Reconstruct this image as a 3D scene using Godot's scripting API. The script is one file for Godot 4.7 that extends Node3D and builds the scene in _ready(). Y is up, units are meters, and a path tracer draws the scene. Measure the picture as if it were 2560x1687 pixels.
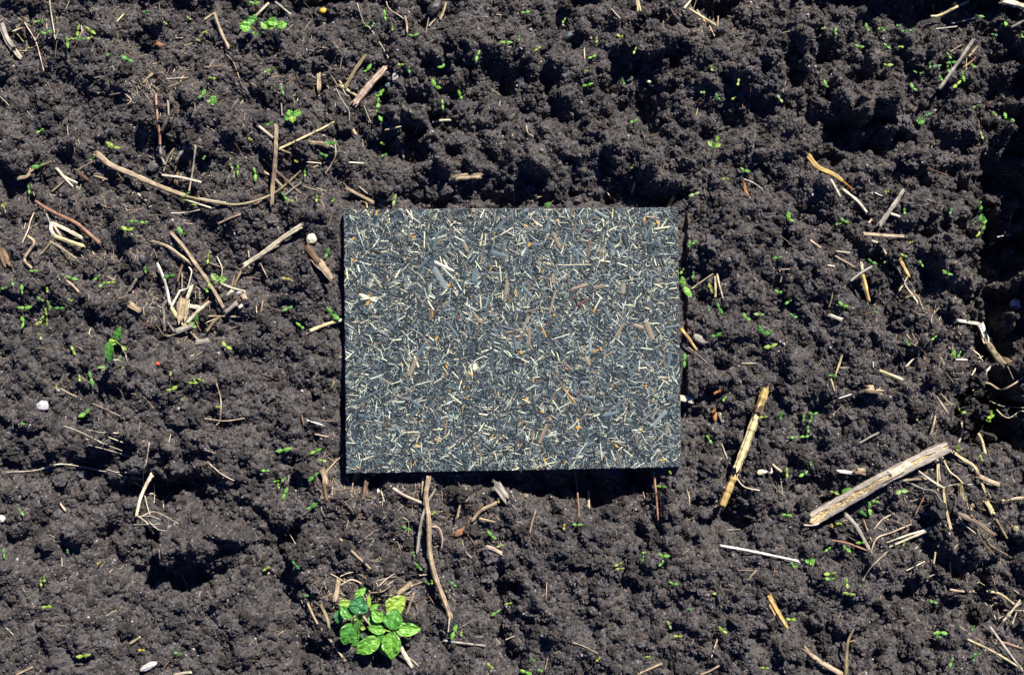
extends Node3D
# A dark crumbly field seen from straight above. Positions are written in photograph pixels (2560 x 1687) on the
# soil plane and turned into metres: 2560 of them are one metre. x right, z towards the bottom edge, y up.

const S := 1.0 / 2560.0
const EYE := 3300.0          # height of the lens above the soil plane, in the same pixels
const STEP := 2.5
const X0 := -110.0
const Z0 := -110.0
const NX := 1113             # fine part of the sheet
const NZ := 764
const RIM := 26              # coarse rows all round, growing outwards

var soil := PackedFloat32Array()      # heights of the fine part
var rng := RandomNumberGenerator.new()
var names := {}
var mats := {}


func _ready() -> void:
	rng.seed = 4711
	var cam := Camera3D.new()
	cam.name = "camera"
	cam.fov = rad_to_deg(2.0 * atan(843.5 / EYE))
	cam.near = 0.05
	cam.far = 60.0
	cam.position = Vector3(0, EYE * S, 0)
	cam.rotation_degrees = Vector3(-90, 0, 0)
	add_child(cam)
	var sky := ProceduralSkyMaterial.new()
	sky.sky_top_color = Color(0.20, 0.34, 0.66)
	sky.sky_horizon_color = Color(0.50, 0.63, 0.83)
	sky.sky_curve = 0.2
	sky.ground_bottom_color = Color(0.10, 0.09, 0.08)
	sky.ground_horizon_color = Color(0.45, 0.5, 0.55)
	sky.sun_angle_max = 1.0
	sky.energy_multiplier = 0.3
	var env := Environment.new()
	env.background_mode = Environment.BG_SKY
	env.sky = Sky.new()
	env.sky.sky_material = sky
	env.tonemap_mode = Environment.TONE_MAPPER_LINEAR
	env.tonemap_exposure = 2.4
	env.sdfgi_enabled = true
	env.ssao_enabled = true
	env.ssil_enabled = true
	var we := WorldEnvironment.new()
	we.name = "daylight"
	we.environment = env
	add_child(we)
	var sun := DirectionalLight3D.new()
	sun.name = "sun"
	sun.light_energy = 1.6
	sun.light_color = Color(1.0, 0.965, 0.91)
	sun.light_angular_distance = 0.5
	sun.shadow_enabled = true
	sun.look_at_from_position(Vector3.ZERO, Vector3(-0.5, -1.08, 1.0), Vector3.UP)
	add_child(sun)

	make_materials()
	shape_soil()
	build_soil()
	build_panel()
	build_litter()
	build_things()


# ------------------------------------------------------------------ small helpers

func numbered(called: String) -> String:
	var n: int = names.get(called, -1) + 1
	names[called] = n
	return called if n == 0 else "%s_%03d" % [called, n]


func tag(o: Node, label: String, category: String, group := "") -> Node:
	o.set_meta("label", label)
	o.set_meta("category", category)
	if group != "":
		o.set_meta("group", group)
	return o


func thing(called: String, label: String, category: String, group := "") -> Node3D:
	var o := Node3D.new()
	o.name = numbered(called)
	add_child(o)
	tag(o, label, category, group)
	return o


func mesh_of(st: SurfaceTool, m: Material) -> ArrayMesh:
	st.generate_normals()
	st.set_material(m)
	return st.commit()


func put(called: String, mesh: Mesh, parent: Node = null) -> MeshInstance3D:
	var o := MeshInstance3D.new()
	o.name = called if parent else numbered(called)
	o.mesh = mesh
	o.cast_shadow = GeometryInstance3D.SHADOW_CASTING_SETTING_ON
	(parent if parent else self).add_child(o, true)
	return o


func begin() -> SurfaceTool:
	var st := SurfaceTool.new()
	st.begin(Mesh.PRIMITIVE_TRIANGLES)
	return st


func make_materials() -> void:
	for d in [["soil", 0.8, 0.4], ["straw", 0.55, 0.5], ["bark", 0.85, 0.35], ["root", 0.6, 0.4], ["stone", 0.5, 0.5], ["board", 0.5, 0.45], ["chip", 0.48, 0.5]]:
		var m := StandardMaterial3D.new()
		m.resource_name = d[0]
		m.vertex_color_use_as_albedo = true
		m.roughness = d[1]
		m.metallic_specular = d[2]
		mats[d[0]] = m
	var leaf := StandardMaterial3D.new()
	leaf.resource_name = "leaf"
	leaf.vertex_color_use_as_albedo = true
	leaf.roughness = 0.42
	leaf.metallic_specular = 0.5
	leaf.cull_mode = BaseMaterial3D.CULL_DISABLED
	leaf.backlight_enabled = true
	leaf.backlight = Color(0.5, 0.6, 0.25)
	mats["leaf"] = leaf
	for t in CHIP_TONES.size():
		var c := StandardMaterial3D.new()
		c.resource_name = "chip_tone"
		c.albedo_color = CHIP_TONES[t].linear_to_srgb()
		c.roughness = 0.55
		c.vertex_color_use_as_albedo = true
		mats["tone%d" % t] = c


func noise(type: int, period: float, seed_: int, octaves := 1) -> FastNoiseLite:
	var n := FastNoiseLite.new()
	n.noise_type = type
	n.frequency = 1.0 / period
	n.seed = seed_
	n.fractal_type = FastNoiseLite.FRACTAL_FBM if octaves > 1 else FastNoiseLite.FRACTAL_NONE
	n.fractal_octaves = octaves
	return n


func cells(period: float, seed_: int, warp: float) -> FastNoiseLite:
	var n := noise(FastNoiseLite.TYPE_CELLULAR, period, seed_)
	n.cellular_distance_function = FastNoiseLite.DISTANCE_EUCLIDEAN
	n.cellular_return_type = FastNoiseLite.RETURN_DISTANCE
	n.cellular_jitter = 1.0
	n.domain_warp_enabled = warp > 0.0
	n.domain_warp_type = FastNoiseLite.DOMAIN_WARP_SIMPLEX
	n.domain_warp_amplitude = warp
	n.domain_warp_frequency = 1.0 / (period * 1.3)
	n.domain_warp_fractal_type = FastNoiseLite.DOMAIN_WARP_FRACTAL_PROGRESSIVE
	n.domain_warp_fractal_octaves = 2
	return n


# ------------------------------------------------------------------ the soil

func shape_soil() -> void:
	soil.resize(NX * NZ)
	var broad := noise(FastNoiseLite.TYPE_SIMPLEX_SMOOTH, 620.0, 11, 2)
	var lumps := noise(FastNoiseLite.TYPE_SIMPLEX_SMOOTH, 170.0, 12, 3)
	var where := noise(FastNoiseLite.TYPE_SIMPLEX_SMOOTH, 210.0, 13, 2)
	var where2 := noise(FastNoiseLite.TYPE_SIMPLEX_SMOOTH, 90.0, 14, 2)
	var big := cells(125.0, 21, 46.0)
	var mid := cells(54.0, 22, 22.0)
	var small := cells(23.0, 23, 9.0)
	var tiny := cells(10.0, 24, 4.0)
	var grit := noise(FastNoiseLite.TYPE_VALUE, 4.2, 25)
	# large forms: mounds and hollows at their places
	var form := PackedFloat32Array()
	var rough := PackedFloat32Array()
	form.resize(NX * NZ)
	rough.resize(NX * NZ)
	rough.fill(0.72)
	for f in MOUNDS:
		spread(form, f[0], f[1], f[2], f[3], f[4], f[5])
	for f in ROUGHNESS:
		spread(rough, f[0], f[1], f[2], f[3], f[4], 2.0)
	for j in NZ:
		var z := Z0 + j * STEP
		for i in NX:
			var x := X0 + i * STEP
			var k := j * NX + i
			var a := rough[k]
			var w := where.get_noise_2d(x, z)
			var w2 := where2.get_noise_2d(x, z)
			var h := form[k] + 22.0 * broad.get_noise_2d(x, z) + 36.0 * a * lumps.get_noise_2d(x, z)
			h += 40.0 * a * clampf(0.62 + 1.1 * w, 0.0, 1.5) * dome(big.get_noise_2d(x, z) + 1.0, 0.85)
			h += 14.0 * a * clampf(0.65 + 1.5 * w2, 0.0, 1.7) * dome(mid.get_noise_2d(x, z) + 1.0, 0.8)
			h += 12.0 * clampf(0.25 + 0.62 * a + 0.9 * w2, 0.12, 1.5) * dome(small.get_noise_2d(x, z) + 1.0, 0.8)
			h += 4.6 * clampf(0.7 + 0.5 * a - 0.5 * w, 0.3, 1.3) * dome(tiny.get_noise_2d(x, z) + 1.0, 0.85)
			h += 1.6 * grit.get_noise_2d(x, z)
			if x > 846.0 and x < 1712.0 and z > 508.0 and z < 1188.0:
				h = minf(h, PANEL_TOP - PANEL_THICK - 4.0)   # the board has pressed the soil flat
			soil[k] = h


func dome(d: float, r: float) -> float:
	var t := d / r
	return sqrt(1.0 - t * t) if t < 1.0 else 0.0


func spread(into: PackedFloat32Array, x: float, z: float, rx: float, rz: float, h: float, p: float) -> void:
	# adds a rounded form: full height in the middle, gone at about one and a half radii
	# its outline wanders
	var wander := noise(FastNoiseLite.TYPE_SIMPLEX_SMOOTH, 95.0, 61, 3)
	var sway := minf(rx, rz) * 0.9 if p < 3.0 else 0.0
	var i0 := clampi(int((x - rx * 1.9 - X0) / STEP), 0, NX - 1)
	var i1 := clampi(int((x + rx * 1.9 - X0) / STEP), 0, NX - 1)
	var j0 := clampi(int((z - rz * 1.9 - Z0) / STEP), 0, NZ - 1)
	var j1 := clampi(int((z + rz * 1.9 - Z0) / STEP), 0, NZ - 1)
	for j in range(j0, j1 + 1):
		var gz := Z0 + j * STEP
		for i in range(i0, i1 + 1):
			var gx := X0 + i * STEP
			var v := (gz - z + sway * wander.get_noise_2d(gx, gz)) / rz
			var u := (gx - x + sway * wander.get_noise_2d(gx + 700.0, gz)) / rx
			into[j * NX + i] += h * exp(-pow(u * u + v * v, p))


func ground(x: float, z: float) -> float:
	var fx := clampf((x - X0) / STEP, 0.0, NX - 1.001)
	var fz := clampf((z - Z0) / STEP, 0.0, NZ - 1.001)
	var i := int(fx)
	var j := int(fz)
	var u := fx - i
	var v := fz - j
	var k := j * NX + i
	return lerpf(lerpf(soil[k], soil[k + 1], u), lerpf(soil[k + NX], soil[k + NX + 1], u), v)


func top_near(x: float, z: float, r: float) -> float:
	var best := ground(x, z)
	for q in 8:
		var a := q * TAU / 8.0
		best = maxf(best, ground(x + cos(a) * r, z + sin(a) * r))
	return best


func under(px: float, pz: float) -> Vector3:
	# the soil point that stands at this place of the photograph, in pixels
	var h := 0.0
	var x := px - 1280.0
	var z := pz - 843.5
	for n in 5:
		var k := (EYE - h) / EYE
		h = ground(x * k + 1280.0, z * k + 843.5)
	var q := (EYE - h) / EYE
	return Vector3(x * q + 1280.0, h, z * q + 843.5)


func raised(px: float, pz: float, h: float) -> Vector3:
	var q := (EYE - h) / EYE
	return Vector3((px - 1280.0) * q + 1280.0, h, (pz - 843.5) * q + 843.5)


func m(p: Vector3) -> Vector3:
	return Vector3((p.x - 1280.0) * S, p.y * S, (p.z - 843.5) * S)


func build_soil() -> void:
	var xs := PackedFloat32Array()
	var zs := PackedFloat32Array()
	for axis in 2:
		var out := PackedFloat32Array()
		var n: int = NX if axis == 0 else NZ
		var start := X0 if axis == 0 else Z0
		var grow := PackedFloat32Array()
		var d := 5.0
		var at := 0.0
		for r in RIM:
			at += d
			d *= 1.32
			grow.append(at)
		for r in range(RIM - 1, -1, -1):
			out.append(start - grow[r])
		for i in n:
			out.append(start + i * STEP)
		for r in RIM:
			out.append(start + (n - 1) * STEP + grow[r])
		if axis == 0:
			xs = out
		else:
			zs = out
	var w := xs.size()
	var hgt := zs.size()
	var far_lumps := noise(FastNoiseLite.TYPE_SIMPLEX_SMOOTH, 420.0, 12, 4)
	var tone := noise(FastNoiseLite.TYPE_SIMPLEX_SMOOTH, 130.0, 31, 4)
	var speck := noise(FastNoiseLite.TYPE_VALUE, 3.1, 32)
	var brown := noise(FastNoiseLite.TYPE_SIMPLEX_SMOOTH, 36.0, 33, 3)
	var v := PackedVector3Array()
	var c := PackedColorArray()
	v.resize(w * hgt)
	c.resize(w * hgt)
	for j in hgt:
		var z := zs[j]
		var zi := clampi(j - RIM, 0, NZ - 1)
		for i in w:
			var x := xs[i]
			var xi := clampi(i - RIM, 0, NX - 1)
			var y := soil[zi * NX + xi]
			if xi != i - RIM or zi != j - RIM:
				var dist := Vector2(x - (X0 + xi * STEP), z - (Z0 + zi * STEP)).length()
				y = lerpf(y, 60.0 * far_lumps.get_noise_2d(x, z) + 10.0, smoothstep(0.0, 260.0, dist))
			v[j * w + i] = Vector3((x - 1280.0) * S, y * S, (z - 843.5) * S)
			var t := tone.get_noise_2d(x, z)
			var b := clampf(brown.get_noise_2d(x, z) * 1.3 + 0.25 * t, -0.5, 1.0)
			var s := speck.get_noise_2d(x, z)
			var k := 0.046 * (1.0 + 0.3 * t) * (1.0 + 0.5 * s) * (0.55 + 0.95 * rng.randf() * rng.randf() + 0.25 * rng.randf())
			if rng.randf() < 0.006:
				k *= 3.5
			c[j * w + i] = Color(k * (1.05 + 0.14 * b), k * (0.965 + 0.02 * b), k * (1.0 - 0.2 * b))
	var nrm := PackedVector3Array()
	nrm.resize(w * hgt)
	for j in hgt:
		var ja := maxi(j - 1, 0)
		var jb := mini(j + 1, hgt - 1)
		for i in w:
			var ia := maxi(i - 1, 0)
			var ib := mini(i + 1, w - 1)
			nrm[j * w + i] = (v[jb * w + i] - v[ja * w + i]).cross(v[j * w + ib] - v[j * w + ia]).normalized()
	var idx := PackedInt32Array()
	idx.resize((w - 1) * (hgt - 1) * 6)
	var at := 0
	for j in hgt - 1:
		for i in w - 1:
			var k := j * w + i
			idx[at] = k
			idx[at + 1] = k + 1
			idx[at + 2] = k + w
			idx[at + 3] = k + 1
			idx[at + 4] = k + w + 1
			idx[at + 5] = k + w
			at += 6
	var arr := []
	arr.resize(Mesh.ARRAY_MAX)
	arr[Mesh.ARRAY_VERTEX] = v
	arr[Mesh.ARRAY_NORMAL] = nrm
	arr[Mesh.ARRAY_COLOR] = c
	arr[Mesh.ARRAY_INDEX] = idx
	var mesh := ArrayMesh.new()
	mesh.add_surface_from_arrays(Mesh.PRIMITIVE_TRIANGLES, arr)
	mesh.surface_set_material(0, mats.soil)
	var o := put("ground", mesh)
	o.set_meta("kind", "structure")
	o.set_meta("label", "dark moist crumbly field soil with mounds, clods and hollows")
	o.set_meta("category", "ground")


func lump(seed_: int, rings: int, sides: int, jag: float) -> ArrayMesh:
	# a crumb of unit radius: a ball pushed in and out
	var n := noise(FastNoiseLite.TYPE_SIMPLEX_SMOOTH, 1.1, seed_, 3)
	var st := begin()
	var pts := []
	for r in rings + 1:
		var la := PI * r / rings
		var row := []
		for s in sides:
			var lo := TAU * s / sides
			var d := Vector3(sin(la) * cos(lo), cos(la), sin(la) * sin(lo))
			row.append(d * (1.0 + jag * n.get_noise_3d(d.x * 1.4, d.y * 1.4, d.z * 1.4)))
		pts.append(row)
	for r in rings:
		for s in sides:
			var a: Vector3 = pts[r][s]
			var b: Vector3 = pts[r][(s + 1) % sides]
			var c: Vector3 = pts[r + 1][(s + 1) % sides]
			var d: Vector3 = pts[r + 1][s]
			for tri in ([[a, d, c]] if r == 0 else [[a, c, b]] if r == rings - 1 else [[a, c, b], [a, d, c]]):
				for p in tri:
					st.set_smooth_group(-1)
					st.set_color(Color(1, 1, 1))
					st.add_vertex(p)
	return mesh_of(st, mats.soil)


func crumbs(called: String, label: String, count: int, mesh: Mesh, r0: float, r1: float, seed_: int, clump: float) -> void:
	var mm := MultiMesh.new()
	mm.transform_format = MultiMesh.TRANSFORM_3D
	mm.use_colors = true
	mm.mesh = mesh
	mm.instance_count = count
	var patch := noise(FastNoiseLite.TYPE_SIMPLEX_SMOOTH, 120.0, seed_, 3)
	rng.seed = seed_
	var n := 0
	while n < count:
		var x := rng.randf_range(-80.0, 2640.0)
		var z := rng.randf_range(-80.0, 1767.0)
		var steep := absf(ground(x + 5.0, z) - ground(x - 5.0, z)) + absf(ground(x, z + 5.0) - ground(x, z - 5.0))
		if patch.get_noise_2d(x, z) * 1.6 + steep * 0.035 < rng.randf_range(-clump, clump):
			continue
		if x > 835 and x < 1722 and z > 500 and z < 1200 and (r1 > 5.0 or (x > 890 and x < 1670 and z > 555 and z < 1140)):
			continue
		var t := rng.randf()
		var r := r0 + (r1 - r0) * t * t * t
		var y := ground(x, z) + r * rng.randf_range(-0.3, 0.4)
		var b := Basis.from_euler(Vector3(rng.randf() * TAU, rng.randf() * TAU, rng.randf() * TAU)) * Basis.from_scale(Vector3(rng.randf_range(0.75, 1.3), rng.randf_range(0.7, 1.1), rng.randf_range(0.75, 1.3)) * r * S)
		mm.set_instance_transform(n, Transform3D(b, m(Vector3(x, y, z))))
		var k := 0.016 + (0.085 if r1 < 5.0 else 0.045) * pow(rng.randf(), 2.2)
		if r1 < 5.0 and rng.randf() < 0.014:
			k = rng.randf_range(0.14, 0.34)
		var w := rng.randf_range(-0.1, 0.22)
		mm.set_instance_color(n, Color(k * (1.04 + 0.3 * w), k * 0.96, k * (1.05 - 0.45 * w)))
		n += 1
	var o := MultiMeshInstance3D.new()
	o.name = called
	o.multimesh = mm
	add_child(o)
	o.set_meta("kind", "stuff")
	tag(o, label, "soil")


# ------------------------------------------------------------------ the pressed panel

const CHIP_TONES := [
	Color(0.007, 0.015, 0.023), Color(0.019, 0.036, 0.050), Color(0.048, 0.078, 0.096), Color(0.13, 0.17, 0.185), Color(0.32, 0.36, 0.31),
	Color(0.47, 0.47, 0.33), Color(0.15, 0.125, 0.09), Color(0.075, 0.058, 0.045), Color(0.34, 0.19, 0.03), Color(0.09, 0.028, 0.026), Color(0.50, 0.50, 0.45),
]


func sliver(st: SurfaceTool, seed_: int, c := Color(1, 1, 1)) -> void:
	# a splinter one long, one wide, one thick, with uneven ends and a slightly crowned back
	var r := RandomNumberGenerator.new()
	r.seed = seed_
	var lo := []
	var hi := []
	var ends := [-0.5, -0.42 + 0.1 * r.randf(), 0.40 + 0.1 * r.randf(), 0.5]
	var wide := [0.10 + 0.3 * r.randf(), 0.42 + 0.08 * r.randf(), 0.38 + 0.12 * r.randf(), 0.08 + 0.3 * r.randf()]
	for k in 4:
		var bow := 0.22 * sin(PI * (ends[k] + 0.5)) * r.randf_range(-1.0, 1.0)
		lo.append([Vector3(ends[k], -0.5, -wide[k] + bow), Vector3(ends[k], -0.5, wide[k] + bow)])
		hi.append([Vector3(ends[k], 0.30, -wide[k] * 0.92 + bow), Vector3(ends[k], 0.5, bow), Vector3(ends[k], 0.30, wide[k] * 0.92 + bow)])
	st.set_smooth_group(-1)
	for k in 3:
		st.set_color(c * r.randf_range(0.7, 1.15))
		quad(st, hi[k][1], hi[k + 1][1], hi[k + 1][0], hi[k][0])
		st.set_color(c * r.randf_range(0.7, 1.15))
		quad(st, hi[k][2], hi[k + 1][2], hi[k + 1][1], hi[k][1])
		quad(st, hi[k][0], hi[k + 1][0], lo[k + 1][0], lo[k][0])
		quad(st, lo[k][1], lo[k + 1][1], hi[k + 1][2], hi[k][2])
	quad(st, hi[0][2], hi[0][0], lo[0][0], lo[0][1])
	quad(st, hi[3][0], hi[3][2], lo[3][1], lo[3][0])


func quad(st: SurfaceTool, a: Vector3, b: Vector3, c: Vector3, d: Vector3) -> void:
	# seen from outside the corners run anticlockwise: emitted clockwise, as Godot wants front faces
	for p in [a, c, b, a, d, c]:
		st.add_vertex(p)


const PANEL_TOP := 62.0
const PANEL_THICK := 24.0


func panel_point(u: float, w: float) -> Vector2:
	# u, w from 0 to 1 across and down the panel; its corners as cut
	var a := raised(858.5, 523.0, PANEL_TOP)
	var b := raised(1695.5, 518.0, PANEL_TOP)
	var c := raised(1703.5, 1168.0, PANEL_TOP)
	var d := raised(864.5, 1183.5, PANEL_TOP)
	var p := a.lerp(b, u).lerp(d.lerp(c, u), w)
	return Vector2(p.x, p.z)


func build_panel() -> void:
	var t := thing("chip_panel", "rectangular board pressed from dark and straw-coloured plant chips, lying on the soil", "board")
	var st := begin()
	# body: a slab with a finely uneven face and slightly broken arrises
	var wob := noise(FastNoiseLite.TYPE_SIMPLEX_SMOOTH, 26.0, 71, 3)
	var nu := 150
	var nw := 116
	var rows := []
	for j in nw + 1:
		var row := []
		for i in nu + 1:
			var p := panel_point(i / float(nu), j / float(nw))
			var edge := 1.0 if i == 0 or j == 0 or i == nu or j == nw else 0.0
			var y := PANEL_TOP - 2.4 + 1.5 * wob.get_noise_2d(p.x, p.y) - 0.6 * edge
			row.append(m(Vector3(p.x + edge * 0.35 * wob.get_noise_2d(p.y * 3.0, 7.0), y, p.y + edge * 0.35 * wob.get_noise_2d(p.x * 3.0, 99.0))))
		rows.append(row)
	st.set_smooth_group(-1)
	for j in nw:
		for i in nu:
			var k: float = 0.022 * (1.0 + 0.7 * wob.get_noise_2d(i * 31.0, j * 37.0))
			st.set_color(Color(k * 0.8, k, k * 1.25))
			quad(st, rows[j][i], rows[j + 1][i], rows[j + 1][i + 1], rows[j][i + 1])
	var rim := []
	for i in nu:
		rim.append(rows[0][i])
	for j in nw:
		rim.append(rows[j][nu])
	for i in range(nu, 0, -1):
		rim.append(rows[nw][i])
	for j in range(nw, 0, -1):
		rim.append(rows[j][0])
	for k in rim.size():
		var a: Vector3 = rim[k]
		var b: Vector3 = rim[(k + 1) % rim.size()]
		var drop := Vector3(0, -PANEL_THICK * S, 0)
		var g := 0.05 + 0.05 * wob.get_noise_2d(k * 40.0, 3.0)
		st.set_color(Color(g, g * 0.95, g * 0.9))
		quad(st, a, b, b + drop, a + drop)
	st.set_color(Color(0.02, 0.02, 0.02))
	var low := Vector3(0, -PANEL_THICK * S, 0)
	quad(st, rows[0][0] + low, rows[0][nu] + low, rows[nw][nu] + low, rows[nw][0] + low)
	put("panel_body", mesh_of(st, mats.board), t)
	# the chips of its face: the larger ones singly, the rest as one layer
	var shapes := []
	for s in 6:
		var c := begin()
		sliver(c, 500 + s)
		shapes.append(c)
	var by_tone := []
	for tone in CHIP_TONES.size():
		var of := []
		for s in 6:
			var c2 := begin()
			sliver(c2, 500 + s)
			of.append(mesh_of(c2, mats["tone%d" % tone]))
		by_tone.append(of)
	rng.seed = 99
	var placed := 0
	for f in BIG_CHIPS:
		chip_part(t, by_tone, f[0], f[1], f[2], f[3], f[4], f[5])
		placed += 1
	while placed < 300:
		var p := panel_point(rng.randf_range(0.015, 0.985), rng.randf_range(0.015, 0.985))
		var q := raised_back(p, PANEL_TOP)
		var pick := rng.randf()
		var tone := 1
		var length := rng.randf_range(22, 46)
		var wide := rng.randf_range(4.5, 8.0)
		if pick < 0.5:
			tone = [0, 1, 2, 2][rng.randi() % 4]
			wide = rng.randf_range(5, 10)
		elif pick < 0.74:
			tone = [4, 5, 4, 3][rng.randi() % 4]
			wide = rng.randf_range(3, 5)
		elif pick < 0.86:
			tone = [6, 7][rng.randi() % 2]
			wide = rng.randf_range(5, 11)
		else:
			tone = 8 if rng.randf() < 0.8 else 9
			length = rng.randf_range(8, 14)
			wide = rng.randf_range(4.5, 7.5)
		var a := rng.randf() * TAU
		var d := Vector2(cos(a), sin(a)) * length * 0.5
		chip_part(t, by_tone, q.x - d.x, q.y - d.y, q.x + d.x, q.y + d.y, wide, tone)
		placed += 1
	var one := begin()
	sliver(one, 900)
	var mm := MultiMesh.new()
	mm.transform_format = MultiMesh.TRANSFORM_3D
	mm.use_colors = true
	mm.mesh = mesh_of(one, mats.chip)
	mm.instance_count = 56000
	# how often each tone turns up among the fine chips
	var share := [0.34, 0.56, 0.71, 0.81, 0.885, 0.945, 0.966, 0.983, 0.993, 0.996, 1.0]
	for k in mm.instance_count:
		var length := 5.0 + 24.0 * pow(rng.randf(), 2.0)
		var wide := clampf(length * rng.randf_range(0.08, 0.24), 1.3, 4.2)
		var pick := rng.randf()
		var n := 0
		while share[n] < pick:
			n += 1
		if n in [3, 4, 5, 10]:
			wide *= 0.78
		elif n == 8:
			length *= 0.5
		var c: Color = CHIP_TONES[n] * rng.randf_range(0.6, 1.3)
		var yaw := rng.randf() * TAU
		var reach := length * 0.5 + wide * 0.5
		var u := clampf(rng.randf(), reach * absf(cos(yaw)) / 830.0, 1.0 - reach * absf(cos(yaw)) / 830.0)
		var w := clampf(rng.randf(), reach * absf(sin(yaw)) / 650.0, 1.0 - reach * absf(sin(yaw)) / 650.0)
		var p := panel_point(u, w)
		var b := Basis(Vector3.UP, yaw) * Basis(Vector3(0, 0, 1), rng.randf_range(-0.06, 0.06)) * Basis(Vector3(1, 0, 0), rng.randf_range(-0.4, 0.4)) * Basis.from_scale(Vector3(length, rng.randf_range(1.4, 2.6), wide) * S)
		mm.set_instance_transform(k, Transform3D(b, m(Vector3(p.x, PANEL_TOP - 3.0 + 3.2 * rng.randf(), p.y))))
		mm.set_instance_color(k, Color(c.r, c.g, c.b))
	var layer := MultiMeshInstance3D.new()
	layer.name = "fine_chips"
	layer.multimesh = mm
	layer.set_meta("kind", "stuff")
	t.add_child(layer)


func raised_back(p: Vector2, h: float) -> Vector2:
	var q := EYE / (EYE - h)
	return Vector2((p.x - 1280.0) * q + 1280.0, (p.y - 843.5) * q + 843.5)


func chip_part(t: Node3D, by_tone: Array, ax: float, az: float, bx: float, bz: float, wide: float, tone: int) -> void:
	var a := raised(ax, az, PANEL_TOP)
	var b := raised(bx, bz, PANEL_TOP)
	var d := b - a
	var o := put("wood_chip", by_tone[tone][rng.randi() % 6], t)
	var mid := (a + b) * 0.5
	mid.y = PANEL_TOP - 0.6 + rng.randf() * 1.6
	var yaw := atan2(-d.z, d.x)
	o.transform = Transform3D(Basis(Vector3.UP, yaw) * Basis(Vector3(1, 0, 0), rng.randf_range(-0.16, 0.16)) * Basis.from_scale(Vector3(d.length(), 2.4 + wide * 0.08, wide) * S), m(mid))


# ------------------------------------------------------------------ stalks, straws, roots

const TINTS := {
	"straw": Color(0.40, 0.34, 0.19), "pale": Color(0.43, 0.385, 0.29), "grey": Color(0.21, 0.195, 0.17), "tan": Color(0.27, 0.21, 0.14),
	"brown": Color(0.125, 0.082, 0.053), "dark": Color(0.05, 0.041, 0.034), "red": Color(0.18, 0.095, 0.06), "gold": Color(0.38, 0.27, 0.10),
	"white": Color(0.50, 0.485, 0.43), "root": Color(0.32, 0.255, 0.185), "olive": Color(0.17, 0.14, 0.078), "orange": Color(0.25, 0.115, 0.04), "pink": Color(0.37, 0.275, 0.22),
}


func along(pts: Array, gap: float) -> PackedVector2Array:
	# a smooth line through the given pixels, sampled about every GAP pixels
	var out := PackedVector2Array()
	for k in pts.size() - 1:
		var b := Vector2(pts[k][0], pts[k][1])
		var c := Vector2(pts[k + 1][0], pts[k + 1][1])
		var a := Vector2(pts[k - 1][0], pts[k - 1][1]) if k > 0 else b * 2.0 - c
		var d := Vector2(pts[k + 2][0], pts[k + 2][1]) if k + 2 < pts.size() else c * 2.0 - b
		var n := maxi(2, int(b.distance_to(c) / gap))
		for q in n:
			out.append(b.cubic_interpolate(c, a, d, q / float(n)))
	out.append(Vector2(pts[-1][0], pts[-1][1]))
	return out


func settle(line: PackedVector2Array, r: float, stiff: int) -> PackedFloat32Array:
	# heights at which a stalk of that stiffness comes to rest on the soil
	var raw := PackedFloat32Array()
	for p in line:
		var g := under(p.x, p.y)
		raw.append(top_near(g.x, g.z, maxf(r, 2.0)))
	var n := raw.size()
	var lifted := PackedFloat32Array()
	for k in n:
		var best := raw[k]
		for q in range(maxi(0, k - stiff), mini(n, k + stiff + 1)):
			best = maxf(best, raw[q])
		lifted.append(best)
	for pass_ in 3:
		var soft := PackedFloat32Array()
		for k in n:
			var sum := 0.0
			var c := 0
			for q in range(maxi(0, k - stiff), mini(n, k + stiff + 1)):
				sum += lifted[q]
				c += 1
			soft.append(sum / c)
		lifted = soft
	for k in n:
		lifted[k] = lerpf(lifted[k], raw[k], 0.12)
	return lifted


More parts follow.
